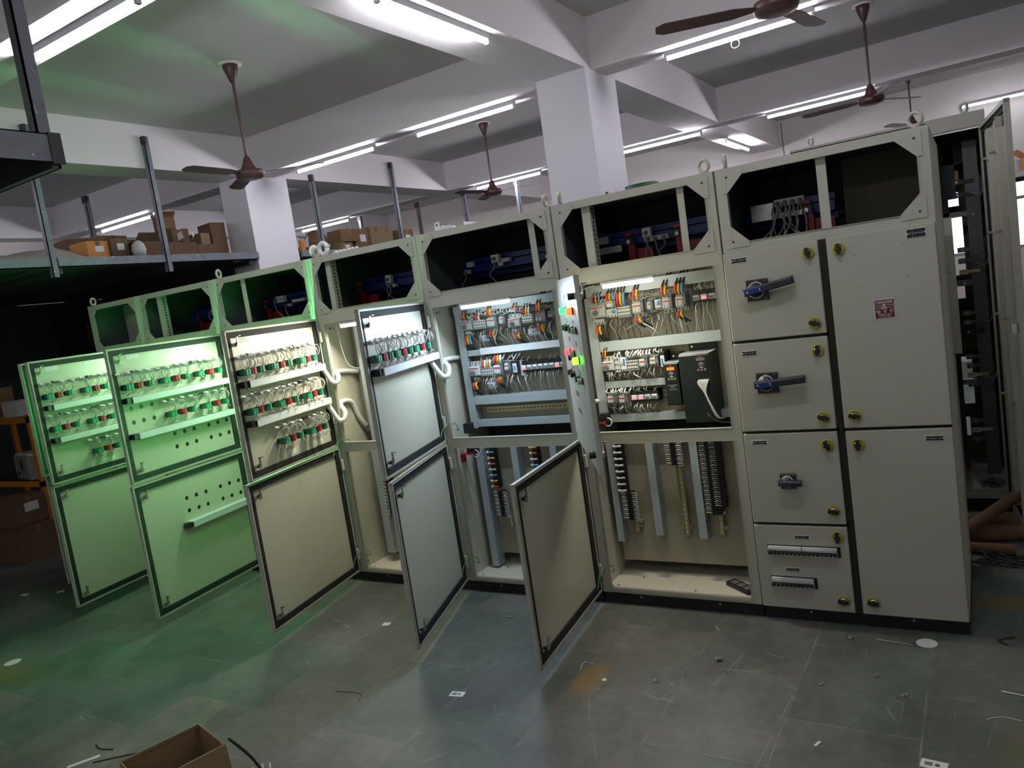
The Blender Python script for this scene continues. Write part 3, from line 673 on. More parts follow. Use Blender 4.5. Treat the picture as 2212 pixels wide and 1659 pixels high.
def relays(root, x0, x1, z0, z1, cells, lit):
    n = len(cells)
    for i in range(n):
        a = x0 + (x1 - x0) * i / n; c = a + (x1 - x0) / n - .002; h = z1 - z0; y = YF + .012
        b = MB(); b.box(a, c, y + .02, PY, z0, z1, 'black'); b.box(a, c, y + .008, y + .03, z1 - h * .3, z1, 'black'); b.box(a, c, y + .008, y + .03, z0, z0 + h * .22, 'black')
        screws(b, a, c, z1 - h * .1, 3, y + .007)
        o = b.obj('relay_socket', root)
        q = MB(); q.bbox(a + .003, c - .003, y - .006, y + .03, z0 + h * .24, z1 - h * .34, 'devw' if cells[i] != 'k' else 'dev', .003)
        q.box(a + .006, c - .008, y - .0075, y - .005, z0 + h * .30, z0 + h * .5, 'dev2' if cells[i] != 'r' else 'em_rs'); q.obj('plug_in_relay', o, **({'label': 'relay with lit red indicator'} if cells[i] == 'r' else {}))
def wires_between(root, xs, za, zb, ks, y=YF + .02, spread=.03, r=.0019, name='wire_bundle', yb=None):
    b = MB()
    for i, x in enumerate(xs):
        d = rnd.gauss(0, spread * .7); k = rnd.choice(ks); y2 = (yb if yb else y + .02); x += rnd.uniform(-.006, .006); zs = za + rnd.uniform(-.012, .008) * (1 if abs(zb - za) > .05 else .4)
        if rnd.random() < .12: continue
        b.tube([(x, y, zs), (x + rnd.uniform(-.008, .008), y - rnd.uniform(.005, .03), zs + (zb - zs) * rnd.uniform(.15, .3)), (x + d * rnd.uniform(.3, 1.1), y - rnd.uniform(-.01, .02), zs + (zb - zs) * rnd.uniform(.5, .7)), (x + d, y2, zb)], r * rnd.uniform(.75, 1.25), k, 5, None, 3)
    return b.obj(name, root, kind='stuff')
def phase(root, x, za, zb, ks=('wirer', 'wirey', 'wirebl'), pitch=.018, r=.0068, y=YF + .012):
    if zb > za: za -= .008; zb += .010
    for i, k in enumerate(ks):
        xx = x + i * pitch
        b = MB(); b.tube([(xx, y, za), (xx, y - .012, za + (zb - za) * .35), (xx + .004, y - .006, zb)], r, k, 7)
        b.tube([(xx + .004, y - .006, zb), (xx + .015, y + .005, zb + (zb - za) * .5), (xx + .03, y + .03, zb + (zb - za) * 1.2)], r * .75, 'wireb', 6); b.obj('phase_wire', root)

# --- cabinet with the drives (index 5)
r6, x6_, W6 = cabs[5]; Q = lambda x: x - x6_
def hduct(root, xa, xb, z0, z1, y0=.185, k='duct'):
    b = MB(); duct_mesh(b, xa, xb, y0, PY, z0, z1, False, k); return b.obj('wire_duct', root)
def vduct(root, xa, xb, z0, z1, y0=.185, k='duct'):
    b = MB(); duct_mesh(b, xa, xb, y0, PY, z0, z1, True, k); return b.obj('wire_duct', root)
hduct(r6, .045, W6 - .06, 1.675, 1.735); vduct(r6, .030, .085, .99, 1.672, .187)
hduct(r6, .088, W6 - .06, 1.372, 1.428, .183); hduct(r6, .088, Q(-1.31), 1.168, 1.205, .19); hduct(r6, .088, W6 - .08, .978, 1.02, .19)
breaker(r6, Q(-1.682), Q(-1.591), 1.559, 1.658)
contactor(r6, Q(-1.585), Q(-1.521), 1.598, 1.655, 'devw'); overload(r6, Q(-1.588), Q(-1.527), 1.555, 1.60)
terminals(r6, Q(-1.522), Q(-1.448), 1.547, 1.605, 3, 7)
contactor(r6, Q(-1.439), Q(-1.368), 1.538, 1.635); contactor(r6, Q(-1.355), Q(-1.314), 1.555, 1.626); overload(r6, Q(-1.311), Q(-1.276), 1.564, 1.618)
contactor(r6, Q(-1.271), Q(-1.210), 1.542, 1.64); contactor(r6, Q(-1.200), Q(-1.137), 1.544, 1.64)
MB().box(Q(-1.133), Q(-1.112), .2, PY, 1.54, 1.65, 'dev2').obj('end_block', r6)
relays(r6, Q(-1.107), W6 - .062, 1.572, 1.637, 'krwr', 0)
breaker(r6, Q(-1.650), Q(-1.583), 1.265, 1.345); terminals(r6, Q(-1.579), Q(-1.550), 1.254, 1.338, 3, 2); overload(r6, Q(-1.548), Q(-1.511), 1.257, 1.332)
terminals(r6, Q(-1.508), Q(-1.446), 1.259, 1.312, 3, 6); contactor(r6, Q(-1.440), Q(-1.384), 1.258, 1.33); contactor(r6, Q(-1.380), Q(-1.324), 1.266, 1.33)
b = MB(); b.bbox(Q(-1.319), Q(-1.290), .175, PY, 1.245, 1.345, 'black', .003); b.box(Q(-1.315), Q(-1.294), .172, .175, 1.265, 1.325, 'devw'); b.box(Q(-1.310), Q(-1.300), .171, .172, 1.275, 1.31, 'blue'); b.obj('timer_module', r6)
contactor(r6, Q(-1.652), Q(-1.590), 1.072, 1.14); contactor(r6, Q(-1.583), Q(-1.525), 1.069, 1.14)
relays(r6, Q(-1.511), Q(-1.357), 1.082, 1.143, 'rrww', 0)
def rail(root, xa, xb, z):
    b = MB(); b.box(xa, xb, .248, .25, z - .0175, z + .0175, 'rail'); b.box(xa, xb, .236, .25, z + .0135, z + .0175, 'rail'); b.box(xa, xb, .236, .25, z - .0175, z - .0135, 'rail')
    x = xa + .01
    while x < xb - .02: b.box(x, x + .013, .2472, .248, z - .003, z + .003, 'black'); x += .025
    b.obj('mounting_rail', root)
rail(r6, Q(-1.353), Q(-1.28), 1.117)
ks = ['wire', 'wirew', 'wire', 'wireb']
phase(r6, Q(-1.66), 1.655, 1.672, pitch=.02, r=.005); phase(r6, Q(-1.575), 1.655, 1.675); phase(r6, Q(-1.515), 1.62, 1.672); phase(r6, Q(-1.42), 1.64, 1.675, ('wirer', 'wirey'))
phase(r6, Q(-1.262), 1.642, 1.675, ('wirer', 'wirey')); phase(r6, Q(-1.19), 1.642, 1.675)
phase(r6, Q(-1.655), 1.515, 1.470, ('wirer', 'wirey', 'wireb')); phase(r6, Q(-1.42), 1.535, 1.51, ('wirer', 'wirey', 'navy'), .02); phase(r6, Q(-1.19), 1.54, 1.515, ('wirer', 'wirey'))
phase(r6, Q(-1.64), 1.345, 1.368, ('wirer', 'wirey'), .014, .004)
wires_between(r6, [Q(-1.66) + i * .0125 for i in range(42)], 1.645, 1.680, ks, spread=.02)
wires_between(r6, [Q(-1.60) + i * .0135 for i in range(34)], 1.545, 1.425, ['wire', 'wireb', 'wire', 'wireb', 'wirew'], spread=.06, r=.0023)
wires_between(r6, [Q(-1.10) + i * .009 for i in range(12)], 1.64, 1.68, ['wirew'], spread=.01); wires_between(r6, [Q(-1.10) + i * .008 for i in range(14)], 1.572, 1.425, ['wire', 'wirew'], spread=.03)
wires_between(r6, [Q(-1.575) + i * .0085 for i in range(32)], 1.33, 1.372, ['wirew'], spread=.015, r=.0034); wires_between(r6, [Q(-1.62) + i * .011 for i in range(28)], 1.26, 1.20, ['wirew', 'wire', 'dev2'], spread=.02, r=.0026)
wires_between(r6, [Q(-1.645) + i * .0075 for i in range(17)], 1.14, 1.17, ['wirew'], spread=.015, r=.0034); wires_between(r6, [Q(-1.64) + i * .012 for i in range(24)], 1.075, 1.02, ['wire', 'wirew', 'dev2'], spread=.015, r=.0024)
wires_between(r6, [Q(-1.505) + i * .019 for i in range(8)], 1.143, 1.17, ['wire'], spread=.01)
b = MB()
for i in range(16): b.torus((Q(-1.43) + i * .018, .17, 1.652 + rnd.uniform(-.008, .01)), rnd.uniform(.008, .014), .0016, 'wire', 'y', 12, 4)
b.obj('looped_wires', r6, kind='stuff')
def drive(root, x0, x1, z0, z1, yf, lit, kx0, kz1, lw):
    b = MB(); b.bbox(x0, x1, yf, PY, z0, z1, 'drive', .006); b.box(x0 + .001, x1 - .001, yf + .02, PY, z1, z1 + .004, 'driveg')
    b.box(x0 + .012, x1, PY - .02, PY, z1, z1 + .045, 'black'); b.cyl((x0 + .03, PY - .026, z1 + .025), (x0 + .03, PY - .02, z1 + .025), .006, 'chrome', n=10)
    for i in range(8): b.box(x0 + .01 + i * (x1 - x0 - .02) / 8, x0 + .01 + (i + .6) * (x1 - x0 - .02) / 8, yf + .03, PY - .01, z1 + .004, z1 + .005, 'dev2')
    o = b.obj('motor_drive', root, label='dark green motor drive, ' + ('smaller, with lit orange display' if lit else 'larger, display off, wires at its front'))
    q = MB(); q.box(kx0, kx0 + lw, yf - .003, yf, kz1 - .085, kz1, 'black'); q.obj('keypad', o)
    q = MB(); q.box(kx0 + .008, kx0 + lw - .010, yf - .0045, yf - .003, kz1 - .024, kz1 - .009, 'lcd' if lit else 'dev2'); q.obj('display', o)
    q = MB(); q.box(kx0 + lw * .35, kx0 + lw * .62, yf - .0045, yf - .003, kz1 - .006, kz1 - .001, 'redc2')
    q.torus((kx0 + lw * .5, yf - .004, kz1 - .045), .0045, .0011, 'dev', 'y', 12, 4); q.torus((kx0 + lw * .5, yf - .004, kz1 - .045), .011, .0016, 'dev', 'y', 16, 4, None, .55)
    for i in range(3): q.torus((kx0 + lw * (.22 + .28 * i), yf - .004, kz1 - .070), .0045, .0011, 'dev', 'y', 12, 4)
    q.box(kx0 + lw * .35, kx0 + lw * .65, yf - .004, yf - .003, kz1 - .060, kz1 - .055, 'dev'); q.obj('keypad_button', o)
    return o
d1 = drive(r6, Q(-1.295), Q(-1.212), 1.062, 1.285, .14, True, Q(-1.282), 1.272, .058)
b = MB(); b.box(Q(-1.28), Q(-1.226), .138, .14, 1.168, 1.1695, 'dev'); join_meshes(b, text('VLT', .014, (Q(-1.252), .1385, 1.158), 'dev', None), 'dev'); join_meshes(b, text('Micro Drive', .0085, (Q(-1.252), .1385, 1.146), 'dev', None), 'dev'); b.obj('lettering', d1)
d2 = drive(r6, Q(-1.190), Q(-1.032), .975, 1.325, .09, False, Q(-1.105), 1.315, .062)
b = MB(); b.box(Q(-1.100), Q(-1.035), .0885, .09, .98, 1.20, 'black'); b.obj('terminal_bay', d2)
b = MB()
for i in range(9):
    a = Q(-1.092) + i * .006
    b.tube([(a, .085, 1.195), (a - .004, .070, 1.178), (Q(-1.068) + i * .001, .068, 1.13), (Q(-1.045) + i * .001, .070, 1.06), (Q(-1.025) + i * .0015, .085, 1.00), (Q(-1.00), .13, .985)], .0024, 'wirew', 5)
b.obj('control_wires', d2)
lead('cable', r6, [(Q(-1.07), .09, 1.02), (Q(-1.05), .08, .995), (Q(-1.01), .09, .975), (Q(-.96), .10, .968)], .005, 'wireb')
lead('lamp_cord', r6, [(Q(-1.58), .05, 1.735), (Q(-1.63), .06, 1.73), (Q(-1.66), .03, 1.70), (Q(-1.67), .05, 1.55)], .002, 'wirew')
# lower bay of the drive cabinet
def vrail(root, xc, z0, z1):
    b = MB(); b.box(xc - .0175, xc + .0175, .222, .224, z0, z1, 'rail'); b.box(xc - .0175, xc - .0135, .212, .224, z0, z1, 'rail'); b.box(xc + .0135, xc + .0175, .212, .224, z0, z1, 'rail')
    z = z0 + .01
    while z < z1 - .02: b.box(xc - .003, xc + .003, .2212, .222, z, z + .013, 'white'); z += .025
    for zz in (z0 + .03, z1 - .05): b.box(xc - .03, xc + .03, .224, PY, zz, zz + .02, 'rail'); b.cyl((xc + .026, .218, zz + .01), (xc + .026, .224, zz + .01), .005, 'chrome', n=8)
    b.obj('mounting_rail', root)
def term_strip(root, xc, z0, z1, lugs='w', w=.04, side=1, y=.18, loops=False):
    b = MB(); z = z0
    while z < z1 - .004: b.box(xc - w / 2, xc + w / 2, y + rnd.uniform(0, .003), .222, z, z + .0065, 'black'); z += .0085
    o = b.obj('terminal_strip', root); m = MB(); z = z0 + .01; i = 0
    cols = {'w': ['wirew'], 'c': ['wirer', 'wirey', 'wirebl', 'dev'], 'n': ['wirew', 'wire']}[lugs]
    st = .036 if lugs != 'n' else .012
    while z < z1:
        k = cols[i % len(cols)]; i += 1
        if lugs != 'n':
            m.cyl((xc - .02, y - .006, z), (xc + .018, y - .012, z + .004), .0058, k, n=8); m.cyl((xc - .03, y - .004, z + .003), (xc - .02, y - .006, z), .0085, 'devw', n=8)
        else:
            m.tube([(xc - w / 2 + .004, y, z), (xc - w / 2 - .014, y - .012, z + .008), (xc - w / 2 - .03, y + .004, z - .004)], .0022, k, 5)
            if loops: m.tube([(xc + w / 2 - .004, y, z), (xc + w / 2 + .02, y - .012, z + .006), (xc + w / 2 + .03, y - .004, z - .008), (xc + w / 2 + .004, y - .004, z - .014)], .0022, k, 5)
        z += st
    m.obj('wire_end', o)
    return o
vduct(r6, Q(-1.703), Q(-1.665), .29, .90); term_strip(r6, Q(-1.625), .58, .90, 'w', .035); term_strip(r6, Q(-1.60), .42, .58, 'n', .038, loops=True); vrail(r6, Q(-1.595), .335, .43)
vduct(r6, Q(-1.471), Q(-1.428), .335, .90); vrail(r6, Q(-1.305), .33, .90); term_strip(r6, Q(-1.312), .73, .90, 'n', .04, loops=True)
vduct(r6, Q(-1.225), Q(-1.183), .325, .90); vrail(r6, Q(-1.115), .335, .50); term_strip(r6, Q(-1.118), .46, .90, 'n', .05); term_strip(r6, Q(-1.075), .50, .90, 'n', .03)
b = MB(); X = Matrix.Translation((Q(-1.02), .14, ZB + .014)) @ Matrix.Rotation(R(-38), 4, 'Z'); b.box(-.09, .09, -.03, .03, 0, .02, 'black', X)
for i in range(3): b.box(-.07 + i * .052, -.03 + i * .052, -.02, .02, .02, .021, 'dev2', X)
b.obj('loose_duct_piece', label='black slotted plastic piece lying on the floor plate of the drive cabinet', category='plastic piece'); bpy.data.objects['loose_duct_piece'].location = (x6_, 0, 0)
MB().box(Q(-1.36), Q(-1.34), .05, .09, ZB + .012, ZB + .013, 'white').obj('paper_scrap', loc=(x6_, 0, 0), label='small white paper scrap on the floor plate of the drive cabinet', category='scrap')

# --- cool lit cabinet (index 4)
r5, x5_, W5 = cabs[4]; P5 = lambda x: x - x5_
hduct(r5, .06, W5 - .05, 1.685, 1.735, .18); vduct(r5, .062, .112, .98, 1.69, .183)
b = MB(); b.box(P5(-2.44), W5 - .05, .176, .180, 1.428, 1.468, 'ductw'); b.obj('duct_cover', r5, label='light loose duct cover strip'); hduct(r5, .115, W5 - .05, 1.425, 1.46, .19)
hduct(r5, .115, W5 - .05, 1.125, 1.18, .185); rail(r5, P5(-2.50), W5 - .05, 1.08); hduct(r5, .115, W5 - .05, .988, 1.03, .185)
breaker(r5, P5(-2.545), P5(-2.470), 1.582, 1.665); terminals(r5, P5(-2.46), P5(-2.374), 1.583, 1.635, 3, 6); contactor(r5, P5(-2.362), P5(-2.282), 1.565, 1.661); contactor(r5, P5(-2.277), P5(-2.223), 1.58, 1.653)
breaker(r5, P5(-2.212), P5(-2.131), 1.565, 1.645); contactor(r5, P5(-2.200), P5(-2.127), 1.648, 1.682); terminals(r5, P5(-2.118), P5(-2.045), 1.582, 1.632, 3, 6)
overload(r5, P5(-2.089), P5(-2.030), 1.507, 1.545); overload(r5, P5(-2.418), P5(-2.366), 1.505, 1.542); contactor(r5, P5(-2.030), P5(-1.955), 1.562, 1.65, 'dev2'); contactor(r5, P5(-1.945), P5(-1.895), 1.58, 1.651, 'dev2')
breaker(r5, P5(-2.535), P5(-2.458), 1.300, 1.390); terminals(r5, P5(-2.455), P5(-2.371), 1.298, 1.348, 3, 6); contactor(r5, P5(-2.364), P5(-2.291), 1.282, 1.377); contactor(r5, P5(-2.285), P5(-2.232), 1.305, 1.377)
b = MB(); b.bbox(P5(-2.229), P5(-2.191), .175, PY, 1.29, 1.375, 'black', .003); b.box(P5(-2.224), P5(-2.198), .172, .175, 1.305, 1.358, 'devw'); b.box(P5(-2.218), P5(-2.206), .171, .172, 1.315, 1.345, 'blue'); b.obj('timer_module', r5)
MB().box(P5(-2.19), P5(-2.172), .2, PY, 1.28, 1.37, 'devw').obj('end_block', r5)
overload(r5, P5(-2.424), P5(-2.375), 1.218, 1.255); relays(r5, P5(-2.171), P5(-1.875), 1.296, 1.362, 'rwwwwwrw', 0)
phase(r5, P5(-2.53), 1.66, 1.684, ('wirer', 'wirey', 'wireb'), .014, .004); phase(r5, P5(-2.43), 1.64, 1.67, ('wirer', 'wirew'), .02); phase(r5, P5(-2.345), 1.66, 1.688, ('wirer', 'wirey')); phase(r5, P5(-2.165), 1.68, 1.69, ('wirer', 'wirey'), .018, .004)
phase(r5, P5(-2.10), 1.632, 1.665, ('wirer', 'wirey', 'wirew')); phase(r5, P5(-2.01), 1.65, 1.68, ('wirer', 'wirey')); phase(r5, P5(-2.53), 1.55, 1.50, ('wirer', 'wirey', 'wirebl'), .018); phase(r5, P5(-2.345), 1.56, 1.525, ('wirer', 'wirey'), .022)
phase(r5, P5(-2.17), 1.53, 1.50, ('wirer', 'wirey')); phase(r5, P5(-2.01), 1.56, 1.525, ('wirer', 'wirey'), .022); phase(r5, P5(-2.52), 1.262, 1.222, ('wirer', 'wirey')); phase(r5, P5(-2.34), 1.28, 1.245, ('wirer', 'wirey'))
phase(r5, P5(-2.435), 1.35, 1.385, ('wirer', 'wirew', 'wirey', 'wirew')); phase(r5, P5(-2.34), 1.377, 1.405, ('wirer', 'wirey', 'wirew'))
wires_between(r5, [P5(-2.54) + i * .0125 for i in range(50)], 1.655, 1.69, ks + ['wirew'], spread=.02); wires_between(r5, [P5(-2.46) + i * .0125 for i in range(44)], 1.57, 1.458, ['wire', 'wirew', 'wire', 'wireb'], spread=.05, r=.0022)
wires_between(r5, [P5(-2.44) + i * .011 for i in range(24)], 1.37, 1.425, ['wirew', 'wire'], spread=.02); wires_between(r5, [P5(-2.45) + i * .0115 for i in range(22)], 1.295, 1.178, ['wirew', 'wire', 'wireb'], spread=.04, r=.0022)
wires_between(r5, [P5(-2.16) + i * .016 for i in range(18)], 1.296, 1.178, ['wire', 'wirew'], spread=.02, r=.0018); wires_between(r5, [P5(-2.16) + i * .037 for i in range(8)], 1.362, 1.39, ['wire'], spread=.006)
b = MB()
for i in range(18): b.torus((P5(-2.44) + i * .022, .17, 1.668 + rnd.uniform(-.008, .01)), rnd.uniform(.009, .015), .0016, 'wirew', 'y', 12, 4)
b.obj('looped_wires', r5, kind='stuff')
vduct(r5, P5(-2.593), P5(-2.545), .092, .90, .183); term_strip(r5, P5(-2.47), .60, .86, 'c', .035); term_strip(r5, P5(-2.452), .42, .58, 'n', .04, loops=True); vrail(r5, P5(-2.43), .34, .43)
vduct(r5, P5(-2.336), P5(-2.293), .33, .90); term_strip(r5, P5(-2.165), .66, .86, 'c', .035); vduct(r5, P5(-2.066), P5(-2.024), .33, .90); vrail(r5, P5(-2.165), .33, .64)
# --- warm lit cabinet (index 3)
r4, x4_, W4 = cabs[3]; P4 = lambda x: x - x4_
vduct(r4, P4(-3.412), P4(-3.364), .93, 1.71, .17); hduct(r4, P4(-3.36), W4 - .05, 1.68, 1.73); vduct(r4, P4(-3.44), P4(-3.38), .142, .90, .17); term_strip(r4, P4(-3.35), .40, .72, 'n', .04)
terminals(r4, P4(-3.36), P4(-3.30), 1.30, 1.38); relays(r4, P4(-3.34), P4(-3.1), 1.10, 1.16, 'rwrw', 0); hduct(r4, P4(-3.36), W4 - .05, 1.40, 1.45)
lead('lamp_cord', r4, [(.10, .06, 1.73), (.08, .08, 1.70), (.085, .09, 1.55), (.10, .12, 1.45), (.15, .2, 1.42)], .002, 'wirew')
for k in (0, 1, 2):
    rr, xx, WW = cabs[k]; hduct(rr, .06, WW - .06, 1.68, 1.73); hduct(rr, .06, WW - .06, 1.40, 1.45); hduct(rr, .06, WW - .06, 1.13, 1.17); vduct(rr, .05, .09, .2, .9)
# corrugated hoses from door to side wall
def hose(root, pts, r=.0165):
    b = MB(); b.tube(pts, r, 'wirew', 10, None, 8); return b.obj('cable_sleeve', root)
hose(r4, [(.02, -.08, 1.50), (.03, -.045, 1.44), (.05, -.02, 1.375), (.075, .0, 1.365), (.075, .02, 1.40), (.03, .05, 1.425), (.022, .10, 1.425), (.022, .18, 1.415), (.04, .25, 1.40)])
hose(r4, [(.02, -.09, 1.27), (.03, -.055, 1.20), (.05, -.02, 1.12), (.08, .0, 1.115), (.08, .02, 1.16), (.03, .04, 1.21), (.022, .09, 1.225), (.022, .16, 1.20), (.022, .20, 1.10), (.03, .25, 1.02)])
hose(r5, [(.02, -.09, 1.48), (.03, -.06, 1.42), (.05, -.02, 1.35), (.08, .0, 1.34), (.08, .02, 1.39), (.03, .05, 1.425), (.024, .12, 1.43), (.024, .2, 1.425), (.05, .25, 1.42)], .015)
hose(r6, [(.02, -.07, 1.2), (.05, -.03, 1.12), (.06, .01, 1.10), (.03, .06, 1.12), (.03, .2, 1.1)], .012)
# red lever switches at the mid rail
def lever_switch(root, x, z, y=.06):
    b = MB(); b.box(x, x + .09, y - .015, y + .03, z, z + .01, 'red'); b.box(x, x + .012, y - .02, y + .02, z - .045, z, 'redc'); b.box(x + .045, x + .10, y - .01, y + .045, z + .006, z + .05, 'black')
    b.cyl((x + .07, y - .02, z + .03), (x + .07, y - .01, z + .03), .012, 'black'); b.torus((x + .10, y, z + .005), .022, .003, 'wirew', 'y', 12, 5); b.obj('limit_switch', root)
lever_switch(r5, .05, .845); lever_switch(r6, .035, 1.0)
MB().cbox(.10, .10, 1.0, .05, .04, .06, 'black').obj('limit_switch', r5)
# green earth leads by the hinges
for (root, zz) in ((r4, .93), (r5, 1.0), (r4, .16), (r5, .16), (r6, .16), (r6, 1.0)):
    lead('earth_wire', root, [(.012, -.09, zz - .05), (.014, -.05, zz + .02), (.03, -.01, zz + .05), (.06, .03, zz + .045), (.05, .06, zz)], .0028, 'wireg')
    b = MB(); b.cyl((.003, .06, zz), (.055, .06, zz), .004, 'chrome', n=8); b.cyl((.01, .06, zz), (.015, .06, zz), .009, 'chrome', n=6); b.obj('earth_stud', root)

# ------------------------------------------------------------------ open doors
U4 = [(0.853, 'G'), (.776, 'r'), (.702, 'g'), (.582, 'G'), (.506, 'r'), (.434, 'g'), (.299, 'G'), (.235, 'r'), (.165, 'g')]
U43 = [(.598, 'G'), (.524, 'r'), (.45, 'g'), (.325, 'G'), (.252, 'r'), (.178, 'g')]
zu, zl = (.943, 1.79), (.074, .932)
d = make_door(r4, x4_, -3.544, *zu, .905, 77.5, rows=[(1.549, [(min(u, .835), c) for u, c in U4], 1.635, 1.50), (1.328, [(min(u, .835), c) for u, c in U4], 1.417, 1.28), (1.11, U43, 1.195, 1.05)],
              ducts=[(.06, .825, 1.462, False), (.06, .825, 1.24, False)], labels=[(.738, 1.725), (.46, 1.727), (.182, 1.722), (.727, 1.448), (.458, 1.444), (.198, 1.443), (.481, 1.019), (.188, 1.013)])
GR = (.16, 1.0, .30)
lamp_row(d, [(u, 1.60) for u, _ in U4 if u < .8] + [(u, 1.38) for u, _ in U4 if u < .8], 'em_g')
for (u, z) in ((.70, 1.55), (.43, 1.55), (.17, 1.55), (.70, 1.33), (.43, 1.33), (.17, 1.33)): lamp_light(d, u, z, GREEN_P, GR)
make_door(r4, x4_, -3.544, *zl, .925, 79)
d = make_door(r5, x5_, -2.652, *zu, .885, 73.5, 'five', rows=[(1.54, [(.845, 'G'), (.765, 'r'), (.695, 'g'), (.605, 'G'), (.515, 'r'), (.43, 'g'), (.341, 'G'), (.246, 'r'), (.153, 'g')], 1.625, 1.49)],
          ducts=[(.012, .80, 1.452, True)], labels=[(.806, 1.715), (.537, 1.713), (.274, 1.712)])
lamp_row(d, [(.7, 1.60), (.43, 1.60), (.153, 1.60)], 'em_g'); lamp_light(d, .43, 1.60, GREEN_P * .25, GR)
make_door(r5, x5_, -2.652, *zl, .905, 71.5)
r3, x3_, W3 = cabs[2]
H3 = [(.845, 1.407), (.769, 1.406), (.686, 1.405), (.845, 1.317), (.769, 1.317), (.688, 1.316), (.553, 1.183), (.471, 1.181), (.387, 1.18), (.555, 1.095), (.469, 1.091), (.387, 1.093), (.254, 1.178), (.169, 1.178), (.085, 1.179), (.253, 1.089), (.168, 1.088), (.083, 1.087)]
H3L = [(.561, .743), (.477, .741), (.391, .738), (.559, .657), (.475, .654), (.393, .651), (.257, .736), (.169, .735), (.081, .73), (.254, .646), (.168, .644), (.08, .641)]
d = make_door(r3, x3_, -4.508, *zu, .955, 82, holes=H3, rows=[(1.542, [(.875, 'G'), (.795, 'r'), (.713, 'g'), (.592, 'G'), (.498, 'r'), (.418, 'g'), (.297, 'G'), (.201, 'r'), (.123, 'g')], 1.625, 1.49),
     (1.318, [(.589, 'G'), (.498, 'r'), (.416, 'g'), (.291, 'G'), (.196, 'r'), (.116, 'g')], 1.405, 1.26)], ducts=[(.05, .87, 1.44, False), (.05, .87, 1.215, True)], labels=[(.76, 1.725), (.50, 1.727), (.22, 1.722), (.50, 1.447), (.2, 1.447)])
lamp_row(d, [(u, 1.60) for u in (.88, .795, .713, .592, .498, .418, .297, .201, .123)], 'em_g')
for (u, z) in ((.75, 1.55), (.40, 1.55), (.17, 1.38)): lamp_light(d, u, z, GREEN_P * .55, GR)
d = make_door(r3, x3_, -4.508, *zl, .965, 82, holes=H3L, ducts=[(.03, .60, .555, False)])
r2, x2_, W2 = cabs[1]
d = make_door(r2, x2_, -5.419, *zu, .975, 81, rows=[(1.54, [(.896, 'G'), (.821, 'r'), (.741, 'g'), (.607, 'G'), (.53, 'r'), (.453, 'g'), (.30, 'G')], 1.625, 1.49), (1.317, [(.893, 'G'), (.818, 'r'), (.739, 'g'), (.605, 'G'), (.533, 'r'), (.446, 'g'), (.30, 'G')], 1.405, 1.27),
     (1.10, [(.611, 'G'), (.533, 'r'), (.45, 'g'), (.3, 'G')], 1.18, 1.05)], ducts=[(.1, .885, 1.445, False), (.1, .885, 1.22, True)], labels=[(.80, 1.725), (.50, 1.727), (.51, 1.44), (.5, 1.015)])
lamp_row(d, [(.8, 1.6), (.5, 1.6), (.2, 1.6)], 'em_g')
for (u, z) in ((.75, 1.55), (.40, 1.35)): lamp_light(d, u, z, GREEN_P * .8, GR)
make_door(r2, x2_, -5.419, *zl, .972, 82)
r1, x1_, W1 = cabs[0]
make_door(r1, x1_, -6.113, *zu, .80, 68); make_door(r1, x1_, -6.113, *zl, .68, 76)
make_door(r6, x6_, -1.745, *zl, .89, 83.5)
# upper door of the drive cabinet, seen from outside with pilot lamps and push buttons
d6 = make_door(r6, x6_, -1.745, *zu, .905, 57.5)
def button(u, z, k, name='push_button', lab=None, r=.0135, h=.018):
    b = MB(); b.cyl((u, -.022, z), (u, -.028, z), .017, 'black', n=16); b.cyl((u, -.028, z), (u, -.028 - h, z), r, k, n=16); o = b.obj(name, d6)
    if lab: o['label'] = lab
button(.38, 1.64, 'em_g', 'pilot_lamp', 'lit green pilot lamp', .016, .026); button(.70, 1.64, 'em_o', 'pilot_lamp', 'lit orange red pilot lamp', .017, .024)
button(.34, 1.435, 'em_r', 'pilot_lamp', 'lit red pilot lamp', .015, .024); button(.70, 1.42, 'em_gy', 'pilot_lamp', 'lit green and amber pilot lamp', .017, .026)
button(.30, 1.555, 'black'); button(.42, 1.555, 'black'); button(.62, 1.555, 'green'); button(.74, 1.555, 'dev')
button(.53, 1.44, 'dev'); button(.42, 1.415, 'black'); button(.27, 1.33, 'black'); button(.40, 1.33, 'black'); button(.62, 1.33, 'black'); button(.72, 1.33, 'dev')
b = MB()
for (u, z) in ((.36, 1.70), (.72, 1.70), (.36, 1.50), (.66, 1.49)): 
    for i in range(4): b.box(u - .02 + i * .01, u - .014 + i * .01, -.0228, -.022, z - .012, z + .012, 'black')
for (u, z) in ((.38, 1.665), (.70, 1.67), (.34, 1.59), (.64, 1.59), (.34, 1.36), (.64, 1.36)):
    for i in range(3): b.box(u - .03 + i * .03, u - .026 + i * .03, -.0228, -.022, z - .01, z + .01, 'black')
for z in (1.235, 1.15):
    for i in range(3): b.box(.34 + i * .05, .365 + i * .05, -.0228, -.022, z - .012, z + .012, 'black')
b.obj('engraved_label', d6)

